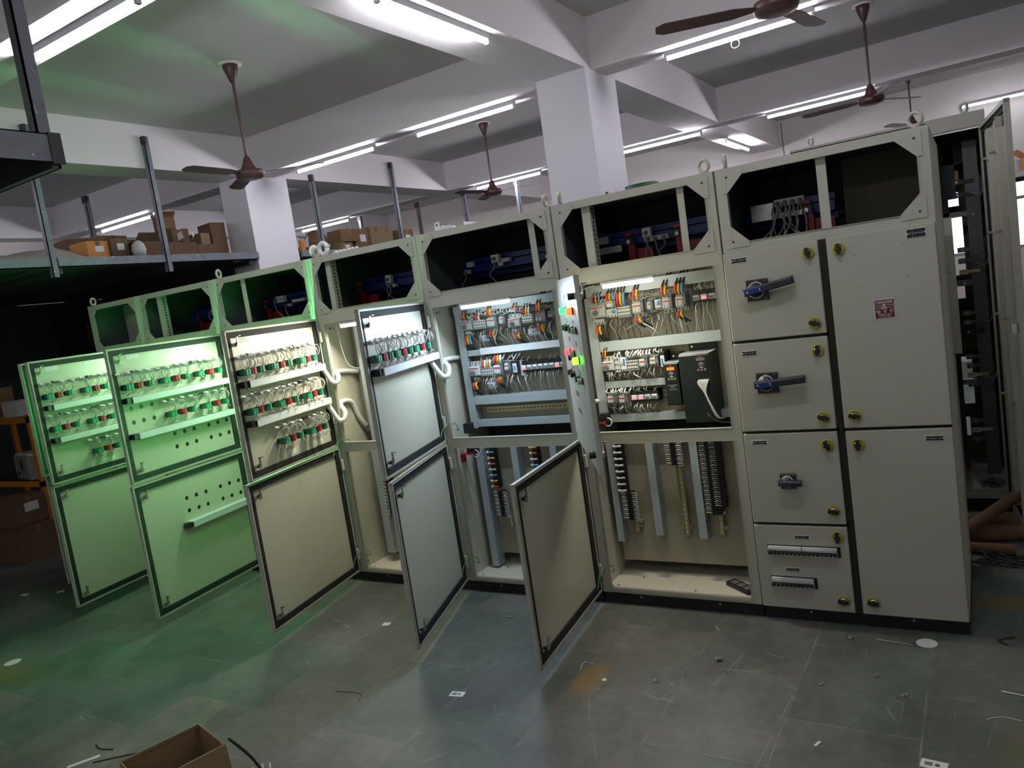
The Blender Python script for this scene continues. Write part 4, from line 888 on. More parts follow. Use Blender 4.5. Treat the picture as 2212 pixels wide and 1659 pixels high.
# ------------------------------------------------------------------ rightmost cabinet: doors, handles, plates
r7, x7_, W7 = cabs[6]; P7 = lambda x: x - x7_
def front_door(xa, xb, z0, z1):
    b = MB(); b.bbox(xa, xb, -.026, -.003, z0, z1, 'paint', .003); return b.obj('door', r7, (P7(0), 0, 0))
def turn_lock(door, x, z, ang):
    b = MB(); X = Matrix.Translation((x, -.026, z)) @ Matrix.Rotation(PI / 2, 4, 'X')
    b.lathe((0, 0, 0), [(.0, .004), (.022, .004), (.0265, .006), (.0265, .010), (.022, .012), (.018, .008)], 'yellow', 22, X)
    b.lathe((0, 0, 0), [(.019, .006), (.018, .012), (.012, .020), (0, .022)], 'chrome', 16, X)
    o = b.obj('door_lock', door)
    q = MB(); X2 = X @ Matrix.Rotation(ang, 4, 'Z'); q.box(-.007, .007, -.023, .023, .012, .030, 'black', X2); q.lathe((0, 0, .006), [(.013, 0), (.013, .02), (0, .022)], 'black', 12, X); q.obj('lock_knob', o)
zr1 = [(1.380, 1.790), (.945, 1.366), (.497, .931), (.072, .483)]
xl, xm, xr = -.874, -.452, -.004
b = MB(); b.box(P7(-.462), P7(-.416), -.006, -.001, .07, 1.79, 'seal')
for z in (1.373, .938, .490): b.box(P7(-.872), P7(-.45), -.006, -.001, z - .012, z + .012, 'seal')
b.box(P7(-.43), P7(-.006), -.006, -.001, .926, .950, 'seal'); b.obj('door_seal', r7)
DL = [front_door(xl, -.456, a, c) for (a, c) in zr1]
DR = [front_door(-.422, xr, .945, 1.790), front_door(-.422, xr, .072, .931)]
for (dd, x, z, a) in ((DL[0], -.499, 1.74, 0.25), (DL[0], -.5, 1.429, 1.3), (DL[1], -.5, 1.306, -.15), (DL[1], -.504, 1.001, 1.3), (DL[2], -.501, .872, .35), (DL[2], -.502, .563, 1.4), (DL[3], -.498, .439, 0), (DL[3], -.499, .131, 1.5),
                      (DR[0], -.373, 1.737, .1), (DR[0], -.375, 1.002, 1.45), (DR[1], -.373, .871, 0), (DR[1], -.373, .135, 1.5)): turn_lock(dd, x, z, a)
def handle(door, x, z, size, L, tilt, blue=True):
    b = MB(); b.bbox(x, x + size, -.046, -.026, z - size / 2, z + size / 2, 'handle', .003)
    cx, cz = x + size * .48, z + .001
    b.torus((cx, -.052, cz), size * .36, .004, 'dev', 'y', 20, 6); b.lathe((0, 0, 0), [(size * .34, 0), (size * .34, .016), (0, .018)], 'handle', 24, Matrix.Translation((cx, -.046, cz)) @ Matrix.Rotation(PI / 2, 4, 'X'))
    for (dx, dz) in ((.9, -.42), (.9, .42)): b.cyl((x + size * dx, -.047, z + size * dz), (x + size * dx, -.046, z + size * dz), .003, 'dev2', n=8)
    b.box(x + size * .42, x + size * .55, -.0465, -.046, z + size * .43, z + size * .46, 'redc2')
    o = b.obj('rotary_switch', door)
    X = Matrix.Translation((cx, -.062, cz)) @ Matrix.Rotation(-tilt, 4, 'Y'); hh = size * .18
    q = MB(); q.bbox(-size * .5, L - size * .5, -.03, .0, -hh, hh, 'handle', .005, X); q.box(-size * .42, L - size * .5 - .004, -.0315, -.0298, hh * .55, hh * .8, 'dev2', X); q.obj('switch_handle', o)
    if blue:
        q = MB(); q.bbox(-size * .48, size * .42, -.033, -.028, -hh * .86, hh * .72, 'handleb', .003, X); q.add([(-size * .36, -.0335, 0), (-size * .28, -.0335, -.006), (-size * .28, -.0335, .006)], [(0, 1, 2)], 'white', False, X)
        q.box(size * .26, size * .29, -.0338, -.033, -.006, .006, 'white', X); q.obj('handle_insert', o)
    else:
        q = MB(); q.cyl((-size * .3, -.031, 0), (-size * .3, -.03, 0), .002, 'white', n=6, X=X); q.cyl((size * .25, -.031, 0), (size * .25, -.03, 0), .002, 'white', n=6, X=X); q.obj('handle_insert', o)
handle(DL[0], -.780, 1.607, .097, .222, R(9)); handle(DL[1], -.780, 1.175, .095, .225, R(4)); handle(DL[2], -.722, .7045, .070, .102, R(-1), False)
def nameplate(door, x0, x1, z0, z1, left, right):
    b = MB(); b.box(x0, x1, -.0285, -.026, z0, z1, 'white'); n_ = .008; m = .0032; zc = (z0 + z1) / 2
    b.plate([(x0 + m, z0 + m), (x0 + m, zc - n_ * .5), (x0 + n_, zc - n_ * .25), (x0 + n_, zc + n_ * .25), (x0 + m, zc + n_ * .5), (x0 + m, z1 - m), (x1 - m, z1 - m), (x1 - m, zc + n_ * .5), (x1 - n_, zc + n_ * .25), (x1 - n_, zc - n_ * .25), (x1 - m, zc - n_ * .5), (x1 - m, z0 + m)], [], -.0295, -.0285, 'black')
    o = b.obj('nameplate', door)
    q = MB(); w_ = x1 - x0; sp = x0 + w_ * .32
    if right:
        q.box(sp, sp + .0008, -.0298, -.0295, z0 + m, z1 - m, 'dev'); join_meshes(q, text(left, .0088, (x0 + w_ * .205, -.0296, zc), 'dev', None, sx=.85), 'dev'); join_meshes(q, text(right, .0088, (x0 + w_ * .62, -.0296, zc), 'dev', None, sx=.8), 'dev')
    else: join_meshes(q, text(left, .0088, (x0 + w_ * .48, -.0296, zc), 'dev', None, sx=.85), 'dev')
    q.obj('lettering', o)
nameplate(DL[0], -.840, -.763, 1.739, 1.765, "INF'1", 'ECM,BRV'); nameplate(DL[1], -.838, -.764, 1.306, 1.331, "INF'2", 'ACM BFL'); nameplate(DL[2], -.838, -.763, .880, .902, "INF'3", 'ACM BFL')
nameplate(DL[3], -.693, -.619, .420, .440, 'SPL OUTPUT', ''); nameplate(DL[3], -.749, -.677, .258, .278, 'SPL OUTPUT', '')
nameplate(DR[0], -.112, -.037, 1.735, 1.776, "INF'1", 'CABLE ALLEY'); nameplate(DR[1], -.110, -.036, .877, .902, "INF'2", 'CABLE ALLEY')
# row breakers on the lowest left door
def mcb_row(door, x0, x1, z0, z1, groups, per):
    h = z1 - z0; w_ = (x1 - x0) / groups
    b = MB(); b.box(x0 - .004, x1 + .010, -.030, -.026, z0 - .002, z1 + .004, 'black'); o = b.obj('breaker_row', door)
    for g in range(groups):
        a = x0 + g * w_ + .001; c = a + w_ - .004
        q = MB(); q.bbox(a, c, -.048, -.028, z0 + h * .55, z1 - h * .14, 'dev', .002); q.box(a, c, -.044, -.03, z1 - h * .12, z1, 'devw'); q.box(a, c, -.044, -.028, z0, z0 + h * .25, 'dev'); q.box(a, c, -.034, -.028, z0 + h * .25, z0 + h * .55, 'devw')
        q.obj('breaker_housing', o)
        for i in range(per):
            u = a + (c - a) * (i + .5) / per; q = MB(); q.bbox(u - .0062, u + .0062, -.058, -.032, z0 + h * .22, z0 + h * .52, 'black', .002); q.obj('breaker_toggle', o)
mcb_row(DL[3], -.816, -.502, .340, .384, 2, 8); mcb_row(DL[3], -.815, -.618, .180, .228, 1, 10)
# danger plate
b = MB(); b.box(-.257, -.177, -.0275, -.026, 1.417, 1.501, 'white'); b.box(-.254, -.180, -.0285, -.0275, 1.420, 1.497, 'danger')
dp_ = b.obj('danger_plate', DR[0], label='red danger plate with skull and crossbones')
q = MB(); c0 = -.217; y = -.0287
for (t_, s_, x, z, sx, bo) in (('DANGER', .0165, c0, 1.4865, 1.0, .0002), ('ELECTRIC', .0072, -.2385, 1.4735, .85, 0), ('PRESSURE', .0072, -.1945, 1.4735, .85, 0), ('415/440', .0085, -.238, 1.4635, .9, 0), ('VOLTS', .0085, -.195, 1.4635, .95, 0),
                           ('\u0916  \u0924  \u0930\u093e', .021, c0, 1.4475, 1.0, 0), ('\u092c\u093f\u091c\u0932\u0940 \u0915\u093e \u0926\u092c\u093e\u0935', .0088, c0, 1.434, 1.0, 0), ('415/440 \u0935\u094b\u0932\u094d\u091f', .0080, c0, 1.426, 1.0, 0)):
    join_meshes(q, text(t_, s_, (x, y, z), 'white', None, sx=sx, bold=bo), 'white')
q.obj('lettering', dp_)
q = MB(); q.cyl((c0, y - .0006, 1.474), (c0, y, 1.474), .0062, 'white', n=14); q.box(c0 - .0032, c0 + .0032, y - .0006, y, 1.4645, 1.470, 'white')
for s in (-1, 1):
    q.cyl((c0 + s * .0025, y - .0009, 1.4735), (c0 + s * .0025, y - .0005, 1.4735), .0016, 'danger', n=8)
    q.tube([(c0 - s * .009, y - .0003, 1.4585), (c0 + s * .009, y - .0003, 1.4655)], .0011, 'white', 6, None, 1)
    for e in (-1, 1): q.cyl((c0 + e * .0095, y - .0006, 1.462 + e * s * .0037), (c0 + e * .0095, y, 1.462 + e * s * .0037), .0018, 'white', n=8)
q.obj('skull_emblem', dp_)
q = MB()
for (x, z) in ((-.255, 1.419), (-.179, 1.419), (-.179, 1.499), (-.255, 1.499)): q.cyl((x, -.031, z), (x, -.027, z), .003, 'chrome', n=8)
q.obj('rivet', dp_)
for (x, z) in ((-.31, 1.70), (-.13, 1.72), (-.30, 1.56), (-.12, 1.585)):
    q = MB(); q.cyl((x, -.0268, z), (x, -.0255, z), .0022, 'black', n=8); q.obj('rivet_hole', DR[0])
for k in range(3, 7):
    rr, xx, WW = cabs[k]
    q = MB()
    for u in (.25, .75): q.cyl((WW * u, .008, .045), (WW * u, .012, .045), .006, 'steel', n=8)
    q.obj('plinth_bolt', rr)

# ------------------------------------------------------------------ things lying on the cabinets
def roof_z(): return ZT + .005
def single(name, mb, label, cat, loc=None, rz=None, group=None):
    o = mb.obj(name, None, loc, rz); o['label'] = label; o['category'] = cat
    if group: o['group'] = group
    return o
RZ = roof_z()
b = MB(); b.box(-.42, .42, -.16, .16, 0, .004, 'devw'); b.box(-.42, -.416, -.16, .16, 0, .05, 'devw'); single('metal_cover', b, 'flat pale metal cover lying on the roof of the cool lit cabinet', 'metal sheet', (-2.05, .42, RZ), R(2))
b = MB()
b.plate([(-.42, 0), (.20, .0), (.20, .055), (-.42, .006)], [], -.003, .003, 'paint'); b.box(-.42, .20, -.003, .10, 0, .004, 'paint')
single('metal_flap', b, 'upturned sheet metal flap on the roof of the right hand closed cabinet', 'metal sheet', (-.86, .58, RZ), R(1))
for (x, y, L, lab) in ((-1.20, .5, .62, 'long pale plastic trunking lying on the roof of the drive cabinet'), (-2.55, .55, .5, 'thin dark rod lying on the roof of the cool lit cabinet')):
    b = MB(); b.box(-L / 2, L / 2, -.012, .012, 0, .022, 'wall' if x > -2 else 'dangle'); single('trunking' if x > -2 else 'rod', b, lab, 'rod', (x, y if x > -2 else .68, RZ), R(3))
b = MB()
for i in range(7): b.torus((rnd.uniform(-.01, .01), rnd.uniform(-.01, .01), .006 + i * .007), .085 + rnd.uniform(-.012, .012), .005, ('green', 'wireb', 'wireg')[i % 3], 'z', 24, 6)
single('wire_coil', b, 'coil of green and black wire lying on the roof of the drive cabinet', 'wire', (-1.36, .36, RZ))
b = MB(); b.box(-.05, .05, -.03, .03, 0, .03, 'redc'); b.cyl((-.03, 0, .03), (-.03, 0, .05), .008, 'redc'); b.cyl((.02, 0, .03), (.02, 0, .055), .008, 'devw'); single('fuse_holder', b, 'small red fuse holder beside the wire coil on the cabinet roof', 'electrical part', (-1.53, .33, RZ))
for (x, a, r_, lab) in ((-3.45, 'y', .036, 'upright white tape roll on the cabinet roof below the steel post'), (-3.53, 'x', .03, 'edge on white tape roll just left of the upright one')):
    b = MB(); b.torus((0, 0, r_ + .014), r_, .014, 'wirew', a); single('tape_roll', b, lab, 'tape roll', (x, .06, RZ), None, 'tape rolls on the cabinet roof')
b = MB()
for i in range(6): b.tube([(i * .035, 0, .006), (.02 + i * .035, .01, .018), (.04 + i * .035, .0, .006)], .006, 'wirew', 6)
single('white_cable', b, 'white cable snippet lying in waves on the cabinet roof left of the cartons', 'cable', (-3.38, .07, RZ))
b = MB(); b.box(-.016, .016, 0, .004, 0, .05, 'devw'); b.cyl((0, -.001, .033), (0, 0, .033), .006, 'black', n=10); b.box(-.016, .016, 0, .03, 0, .003, 'devw'); single('lug_bracket', b, 'small white bracket with one hole on the roof edge above the socket boxes', 'bracket', (-2.50, .02, RZ))
b = MB(); b.tube([(0, 0, .02), (.05, .02, .05), (.10, 0, .02), (.15, .01, .035)], .012, 'wirew', 8); b.cbox(.06, .02, .03, .12, .05, .05, 'dev'); single('crumpled_wrap', b, 'crumpled grey plastic wrap beside the small white bracket on the roof', 'plastic wrap', (-2.72, .3, RZ))

# ------------------------------------------------------------------ storage loft hung from the beams at left
loft = thing('storage_loft', 'blue grey steel storage loft above the left cabinets, hung on posts', 'storage loft', (-5.93, 0, 2.49))
LX, LY0, LY1 = -9.85, -3.2, 5.6
def lz(z): return z - 2.49
for (a, c) in ((LY0, -.28), (-.27, .70), (.71, 1.70), (2.29, LY1)):
    b = MB(); b.box(-.018, .018, a, c, 0, .07, 'angle'); b.box(-.05, .018, a, c, 0, .005, 'angle'); b.obj('edge_beam', loft)
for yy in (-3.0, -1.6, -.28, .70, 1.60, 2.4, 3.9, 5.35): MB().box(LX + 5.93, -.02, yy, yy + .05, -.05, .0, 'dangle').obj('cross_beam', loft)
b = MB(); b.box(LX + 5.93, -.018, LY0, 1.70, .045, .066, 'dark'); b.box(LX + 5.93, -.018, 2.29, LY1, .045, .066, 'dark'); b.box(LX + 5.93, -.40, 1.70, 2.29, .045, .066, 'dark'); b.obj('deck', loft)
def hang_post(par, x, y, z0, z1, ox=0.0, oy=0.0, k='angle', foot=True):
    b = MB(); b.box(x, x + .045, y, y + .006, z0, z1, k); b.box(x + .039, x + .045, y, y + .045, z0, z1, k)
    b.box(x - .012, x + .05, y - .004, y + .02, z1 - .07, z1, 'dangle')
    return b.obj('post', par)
for (y, z1) in ((-.33, 3.57), (.665, 3.58), (2.59, 3.37), (3.97, 3.60)): hang_post(loft, -.018, y, -.08, z1 - 2.49)
for (x, y) in ((-6.75, 5.46), (-7.87, 5.46), (-5.93, 5.46)): hang_post(loft, x + 5.93, y, 0, 3.313 - 2.49)
hang_post(loft, -1.2, -.4, 0, 1.15); hang_post(loft, -1.6, 1.0, .0, .9)
rear_post = thing('steel_post', 'lone steel post hanging from the far beam left of the tall column', 'post', (-5.06, 5.46, 2.5)); hang_post(rear_post, 0, 0, 0, .80)
MB().box(-.6, .9, .0, .05, -.02, .0, 'dangle').obj('rail', rear_post)

def carton(name, x, y, z, sx, sy, h, k, label, rz=0, open_=False, tape=True, lab=False, parts=True):
    t = thing(name, label, 'box', (x, y, z), rz)
    b = MB()
    if open_:
        th = .006
        b.box(-sx / 2, sx / 2, -sy / 2, sy / 2, 0, th, k); b.box(-sx / 2, sx / 2, -sy / 2, -sy / 2 + th, 0, h, k); b.box(-sx / 2, sx / 2, sy / 2 - th, sy / 2, 0, h, k)
        b.box(-sx / 2, -sx / 2 + th, -sy / 2, sy / 2, 0, h, k); b.box(sx / 2 - th, sx / 2, -sy / 2, sy / 2, 0, h, k); b.obj('carton', t)
        for s in (-1, 1):
            X = Matrix.Translation((s * sx / 2, 0, h)) @ Matrix.Rotation(s * R(50), 4, 'Y'); q = MB(); q.box(-.002, .002, -sy / 2, sy / 2, 0, sx * .38, k, X); q.obj('flap', t)
    else:
        b.box(-sx / 2, sx / 2, -sy / 2, sy / 2, 0, h, k); b.obj('carton', t, bevel=.004)
        if tape: MB().box(-sx / 2 - .001, sx / 2 + .001, -.022, .022, h - .07, h + .001, 'cardd' if k != 'cardd' else 'card').obj('packing_tape', t)
    if lab: MB().box(sx / 2, sx / 2 + .0015, -sy * .15, sy * .25, h * .45, h * .75, 'white').obj('paper_label', t)
    return t
DZ = 2.56
carton('cardboard_carton', -6.32, 3.38, DZ + .13, .24, .28, .145, 'cardd', 'plain brown carton topmost in the left pile of the stack beside the left column', R(-4))
carton('cardboard_carton', -6.35, 3.32, DZ, .24, .22, .13, 'card', 'low carton directly beneath the plain brown one on the loft', R(3), lab=True)
carton('cardboard_carton', -6.38, 3.64, DZ, .26, .26, .29, 'cardd', 'brown carton with a white label beside the topmost carton on the loft', 0, lab=True)
carton('cardboard_carton', -6.36, 3.89, DZ, .26, .24, .31, 'card', 'tall light brown carton between two others on the loft', R(2))
carton('cardboard_carton', -6.36, 4.12, DZ, .24, .20, .30, 'card', 'rightmost light brown carton of the row on the loft', R(-2))
carton('cardboard_carton', -6.40, 4.58, DZ, .22, .26, .29, 'cardd', 'small carton with a white symbol just right of a steel post on the loft', 0, lab=True)
b = MB()
b.lathe((0, 0, 0), [(0, 0), (.13, 0), (.15, .05), (.145, .14), (.13, .20), (.09, .27), (.03, .29), (0, .29)], 'cardd', 10); o = single('paper_sack', b, 'tall crumpled brown sack with a torn top beside the stack of cartons on the loft', 'sack', (-6.42, 3.02, DZ)); 
q = MB()
for i in range(4): q.box(.142, .148, -.07 + i * .04, -.05 + i * .04, .08, .115, 'white')
q.obj('printed_mark', o)
b = MB(); b.add([(0, -.17, 0), (0, .15, 0), (0, .16, .24), (0, .05, .10), (0, .0, .22), (0, -.06, .10), (0, -.17, .25), (.01, -.17, 0), (.01, .15, 0), (.01, .16, .24), (.01, .05, .10), (.01, .0, .22), (.01, -.06, .10), (.01, -.17, .25)],
      [(0, 6, 5, 4, 3, 2, 1), (7, 8, 9, 10, 11, 12, 13)] + [(i, (i + 1) % 7, 7 + (i + 1) % 7, 7 + i) for i in range(7)], 'white')
single('paper_packing', b, 'zigzag torn white packing sheets under the far tube light on the loft', 'packing', (-6.40, 2.72, DZ))
b = MB(); b.box(-.02, .02, -.03, .03, 0, .14, 'cardo'); single('orange_packet', b, 'narrow yellow orange packet against the right side of the left column', 'packet', (-6.15, 2.53, DZ), R(4))
carton('cardboard_carton', -6.35, 2.75, DZ, .2, .38, .08, 'card2', 'flat dark carton lying beneath the torn white sheets', R(2), tape=False)
# left of the column
b = MB(); n_ = 16; vs = []; fs = []
for i in range(n_):
    for j in range(9):
        u = i / (n_ - 1); v = j / 8
        vs.append((-.35 + .42 * v, -1.55 + 1.75 * u, max(0, math.sin(v * PI)) ** .6 * (.09 + .035 * math.sin(u * 17) + .02 * math.sin(v * 9 + u * 23))))
for i in range(n_ - 1):
    for j in range(8): fs.append((i * 9 + j, (i + 1) * 9 + j, (i + 1) * 9 + j + 1, i * 9 + j + 1))
b.add(vs, fs, 'cloth', True); single('dust_sheet', b, 'crumpled grey cloth lying along the loft edge at far left', 'cloth', (-6.12, -.1, DZ))
carton('orange_carton', -6.30, .23, DZ, .24, .20, .17, 'cardo', 'bright orange carton on the loft lit by the tube above it', R(3), lab=True)
carton('cardboard_carton', -6.28, .42, DZ, .24, .16, .19, 'card2', 'dark brown carton with a white label just right of the orange one', 0, lab=True)
b = MB(); b.lathe((0, 0, 0), [(0, 0), (.05, .0), (.062, .05), (.05, .10), (.02, .13), (0, .135)], 'devw', 9); single('plastic_bag', b, 'small whitish plastic bag between cartons on the loft', 'bag', (-6.09, .545, DZ + .02))
carton('cardboard_carton', -6.30, .71, DZ, .26, .24, .16, 'card2', 'open brown carton with an orange inside flap on the loft', R(-3), open_=True)
carton('cardboard_carton', -6.85, .70, DZ, .3, .30, .30, 'card', 'blurred carton farther back beneath the lit tube, right one', R(6))
carton('cardboard_carton', -6.90, .42, DZ, .3, .2, .28, 'card2', 'grey brown carton farther back beneath the lit tube, left one', R(-3))
for (x, y, z, sx, sy, h, k, lab, rz, op) in (
    (-6.33, 1.06, 0, .28, .32, .15, 'card2', 'low wide carton at the bottom of the pile next to the steel post', 4, False),
    (-6.33, 1.35, 0, .26, .22, .13, 'card2', 'low dark carton right of the pile bottom on the loft', -3, False),
    (-6.36, 1.06, .151, .24, .18, .125, 'card2', 'dark carton in the middle of the tallest pile', 12, False),
    (-6.34, 1.02, .28, .16, .13, .12, 'cardd', 'small reddish carton crowning the tallest pile on the loft', -10, True),
    (-6.36, 1.20, .152, .16, .06, .14, 'card2', 'narrow carton on the right shoulder of the tallest pile', -6, False),
    (-6.33, 1.37, .135, .16, .12, .11, 'card', 'small tan carton with open front right of the tallest pile', 8, False),
    (-6.38, 1.57, 0, .24, .16, .35, 'card2', 'tall dark carton leaning near the front of the left column', -8, False)):
    carton('cardboard_carton', x, y, DZ + z, sx, sy, h, k, lab, R(rz), op, tape=False)
for (x, y, rz_, lab) in ((-6.18, 1.02, 20, 'crumpled white paper hanging from the tallest carton pile'), (-6.17, 1.16, -30, 'second scrap of white paper stuck in the tallest carton pile')):
    b = MB(); b.add([(0, 0, 0), (.06, .01, .02), (.05, .0, .09), (-.01, .02, .07), (.02, .03, .05)], [(0, 1, 4), (1, 2, 4), (2, 3, 4), (3, 0, 4)], 'white'); single('paper_scrap', b, lab, 'paper', (x, y, DZ + .16), R(rz_))
# loft corner in the near left, with its hanging post
l2 = thing('storage_loft', 'chipped blue grey loft corner jutting in at the near upper left', 'storage loft', (-2.46, -2.11, 2.5))
b = MB(); b.box(-.005, 0, -1.9, -.03, -.092, 0, 'angle'); b.box(-.05, 0, -1.9, -.03, -.004, 0, 'angle'); b.obj('edge_beam', l2)
MB().box(-.008, .004, -.03, .012, -.10, .003, 'black').obj('edge_cap', l2)
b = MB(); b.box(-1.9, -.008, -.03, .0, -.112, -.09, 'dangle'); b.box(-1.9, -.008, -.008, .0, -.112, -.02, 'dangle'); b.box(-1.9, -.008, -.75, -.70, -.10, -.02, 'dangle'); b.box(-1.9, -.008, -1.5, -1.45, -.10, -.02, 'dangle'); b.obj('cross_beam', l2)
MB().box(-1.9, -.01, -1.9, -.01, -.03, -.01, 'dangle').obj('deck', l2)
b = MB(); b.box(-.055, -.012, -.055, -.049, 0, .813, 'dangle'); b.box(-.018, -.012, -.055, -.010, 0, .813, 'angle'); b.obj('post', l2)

# ------------------------------------------------------------------ dark store at far left, orange stand
t = thing('orange_stand', 'orange painted steel stand holding a grey machine at the left edge', 'stand', (-8.1, .1, 0))
for x in (-.9, .405):
    for y in (0, .45): MB().box(x, x + .045, y, y + .045, 0, 1.30, 'orange').obj('upright', t)
b = MB()
for z in (.61, 1.245):
    b.box(-.9, .45, 0, .05, z, z + .055, 'orange'); b.box(-.9, .45, .45, .50, z, z + .055, 'orange'); b.box(.40, .45, 0, .5, z, z + .055, 'orange'); b.box(-.9, -.85, 0, .5, z, z + .055, 'orange')
b.obj('rail', t); MB().box(-.88, .43, .02, .48, .655, .665, 'dangle').obj('shelf', t)
t = thing('grey_machine', 'pale grey machine with a round black dial on the orange stand', 'machine', (-8.08, .30, .667), R(-10))
b = MB(); b.bbox(-.20, .20, -.14, .14, 0, .24, 'gluss', .01); b.box(-.20, .20, -.12, .14, .24, .26, 'devw'); b.obj('body', t)
b = MB(); b.torus((.06, -.145, .15), .055, .012, 'dev2', 'y'); b.cyl((.06, -.15, .15), (.06, -.14, .15), .045, 'black', n=20); b.cyl((-.10, -.15, .06), (-.10, -.14, .06), .018, 'black', n=12); b.obj('dial', t)
carton('white_carton', -8.08, .25, 1.302, .22, .2, .16, 'devw', 'white carton standing on top of the orange stand', R(8), tape=False)
b = MB(); b.box(-.03, .03, -.1, .1, 0, .30, 'card'); single('paper_folder', b, 'upright brown folder beside the white carton on the orange stand', 'folder', (-8.38, .25, 1.302), R(-12))
carton('cardboard_carton', -7.72, -.12, .32, .34, .34, .27, 'card2', 'brown carton with a small white label stacked under the orange stand, upper one', R(8), lab=True)
carton('cardboard_carton', -7.62, -.14, 0, .40, .38, .315, 'card2', 'dark brown carton below the labelled one at far left', R(4))
carton('cardboard_carton', -8.20, -.25, 0, .38, .36, .30, 'card2', 'dark carton on the floor at the far left edge', R(-6))
rk = thing('storage_rack', 'dark storage rack deep under the loft at far left', 'rack', (-9.1, 1.7, 0))
for x in (-.73, .48):
    for y in (0, .6): MB().box(x, x + .05, y, y + .05, 0, 2.4, 'dangle').obj('upright', rk)
MB().box(-.76, 2.5, .67, .68, 0, 2.53, 'dark').obj('back_panel', rk)  # added dark sheet, blackens the shaded space under the loft
MB().box(-.775, -.765, -3.0, .67, 0, 2.53, 'dark').obj('side_panel', rk)  # another added dark sheet, keeps the lit wall from showing in the shade
for z in (.15, .85, 1.45, 1.90): MB().box(-.75, .55, 0, .65, z, z + .03, 'dangle').obj('shelf', rk)
cols_ = ['card2', 'card2', 'dark', 'cardd', 'devw']
for (x, z, sx, h, k, lb) in ((-8.80, 1.93, .24, .33, 'cardo', 'orange brown carton at the right end of the dark rack top shelf'), (-9.15, 1.93, .3, .26, 'card2', 'brown carton in the middle of the dark rack top shelf'), (-9.52, 1.93, .3, .3, 'dangle', 'nearly black crate at the left end of the dark rack top shelf'),
        (-8.82, 1.48, .3, .25, 'card2', 'carton at the right end of the lower shelf of the dark rack'), (-9.2, 1.48, .32, .3, 'cardd', 'carton in the middle of the lower shelf of the dark rack'), (-9.57, 1.48, .28, .28, 'card2', 'carton at the left end of the lower shelf of the dark rack')):
    carton('cardboard_carton', x, 1.98, z, sx, .4, h, k, lb, R(rnd.uniform(-3, 3)), tape=False)
b = MB(); b.box(-.03, .03, -.02, .02, 0, .06, 'wirebl'); single('blue_packet', b, 'small bright blue packet peeping over the roof of the second cabinet', 'packet', (-5.25, .55, RZ))

# ------------------------------------------------------------------ tall open cabinet behind, at the right
t = thing('busbar_cabinet', 'tall open grey cabinet with vertical copper bars behind the right end', 'electrical cabinet', (-.86, 1.75, 0))
o = .86
b = MB(); b.box(0, .78, 0, .004, .985, 2.40, 'paint'); b.box(0, 1.075, 0, .004, 2.33, 2.41, 'paint'); b.box(1.045, 1.08, -.006, .03, .085, 2.41, 'paint'); b.box(0, 1.08, 0, .004, .085, .13, 'paint'); b.box(0, .8, 0, .004, .085, .985, 'paint'); b.obj('front_frame', t)
b = MB(); b.box(.80 - .02, .873, .012, .018, 1.0, 1.83, 'paint'); b.box(.78, .835, .012, .018, .13, .99, 'paint'); 
b.obj('cover_strip', t)
b = MB()
for z in (1.65, 1.50, .96, .30): b.cyl((.835, .004, z), (.835, .012, z), .006, 'steel', n=8)
b.obj('bolt', t)
b = MB(); b.box(1.077, 1.08, 0, .8, .085, 2.41, 'paint'); b.box(0, .003, 0, .8, .085, 2.41, 'paint'); b.obj('side_panel', t)
b = MB(); b.plate(rect(.01, 1.07, .09, 2.40), [rect(*h) for h in ((.812, .905, 1.912, 2.017), (.852, .917, 1.44, 1.855), (.849, .901, 1.279, 1.374), (.81, .907, .537, .872), (.82, .868, .309, .443), (.816, .918, 2.19, 2.275), (.866, .915, 2.053, 2.145), (.974, 1.026, 2.20, 2.269), (.971, 1.021, 1.908, 2.015))], .78, .784, 'olive'); b.obj('back_panel', t)  # added dark sheet shading the open interior, slots leave the bright glimpses
MB().box(0, 1.08, 0, .8, 2.41, 2.414, 'paint').obj('roof_panel', t); MB().box(0.02, 1.06, .01, .8, .13, .142, 'paint').obj('bottom_plate', t); MB().box(0.01, 1.07, .01, .78, 0, .083, 'plinth').obj('plinth', t)
b = MB()
for z in (1.83, 1.38, .72): b.box(.82, 1.05, .50, .53, z, z + .035, 'paint')
b.box(.82, .85, .50, .53, .15, 2.3, 'dark'); b.box(1.035, 1.06, .50, .53, .15, 2.3, 'dark'); b.box(.84, .90, .49, .50, 1.95, 2.3, 'dark'); b.box(.84, 1.05, .49, .50, 2.17, 2.33, 'dark'); b.obj('inner_frame', t)
b = MB(); b.box(.952, 1.028, .30, .31, .16, 2.28, 'dev2'); 
for z in (.4, .8, 1.1, 1.4, 1.6, 1.83): b.cyl((.985, .292, z), (.985, .30, z), .007, 'steel', n=8)
b.obj('busbar', t)
for (z, k) in ((2.04, 'dangle'), (1.96, 'dangle'), (1.62, 'dev2'), (1.55, 'dev2'), (1.48, 'rail'), (1.41, 'dev2'), (1.22, 'dev2'), (1.16, 'dev2'), (1.10, 'dangle'), (.94, 'dev2'), (.88, 'dev2'), (.82, 'rail'), (.76, 'dev2'), (.52, 'dev2'), (.46, 'devw'), (.40, 'dev2')):
    b = MB(); b.box(.885, .935, .27, .276, z - .016, z + .016, k); b.box(.93, 1.0, .28, .286, z - .010, z + .010, k if k != 'rail' else 'rail'); b.cyl((.91, .262, z), (.91, .27, z), .007, 'steel', n=8); b.obj('busbar_link', t)
for z in (2.0, 1.62, 1.25, .85, .45): MB().box(1.03, 1.06, .32, .40, z - .07, z + .06, 'black').obj('insulator', t)
for z in (1.98, 1.55, 1.2, .84): lead('cable', t, [(1.05, .34, z), (1.03, .25, z - .04), (1.0, .2, z - .03), (.97, .22, z - .01)], .005, 'wire')
b = MB()
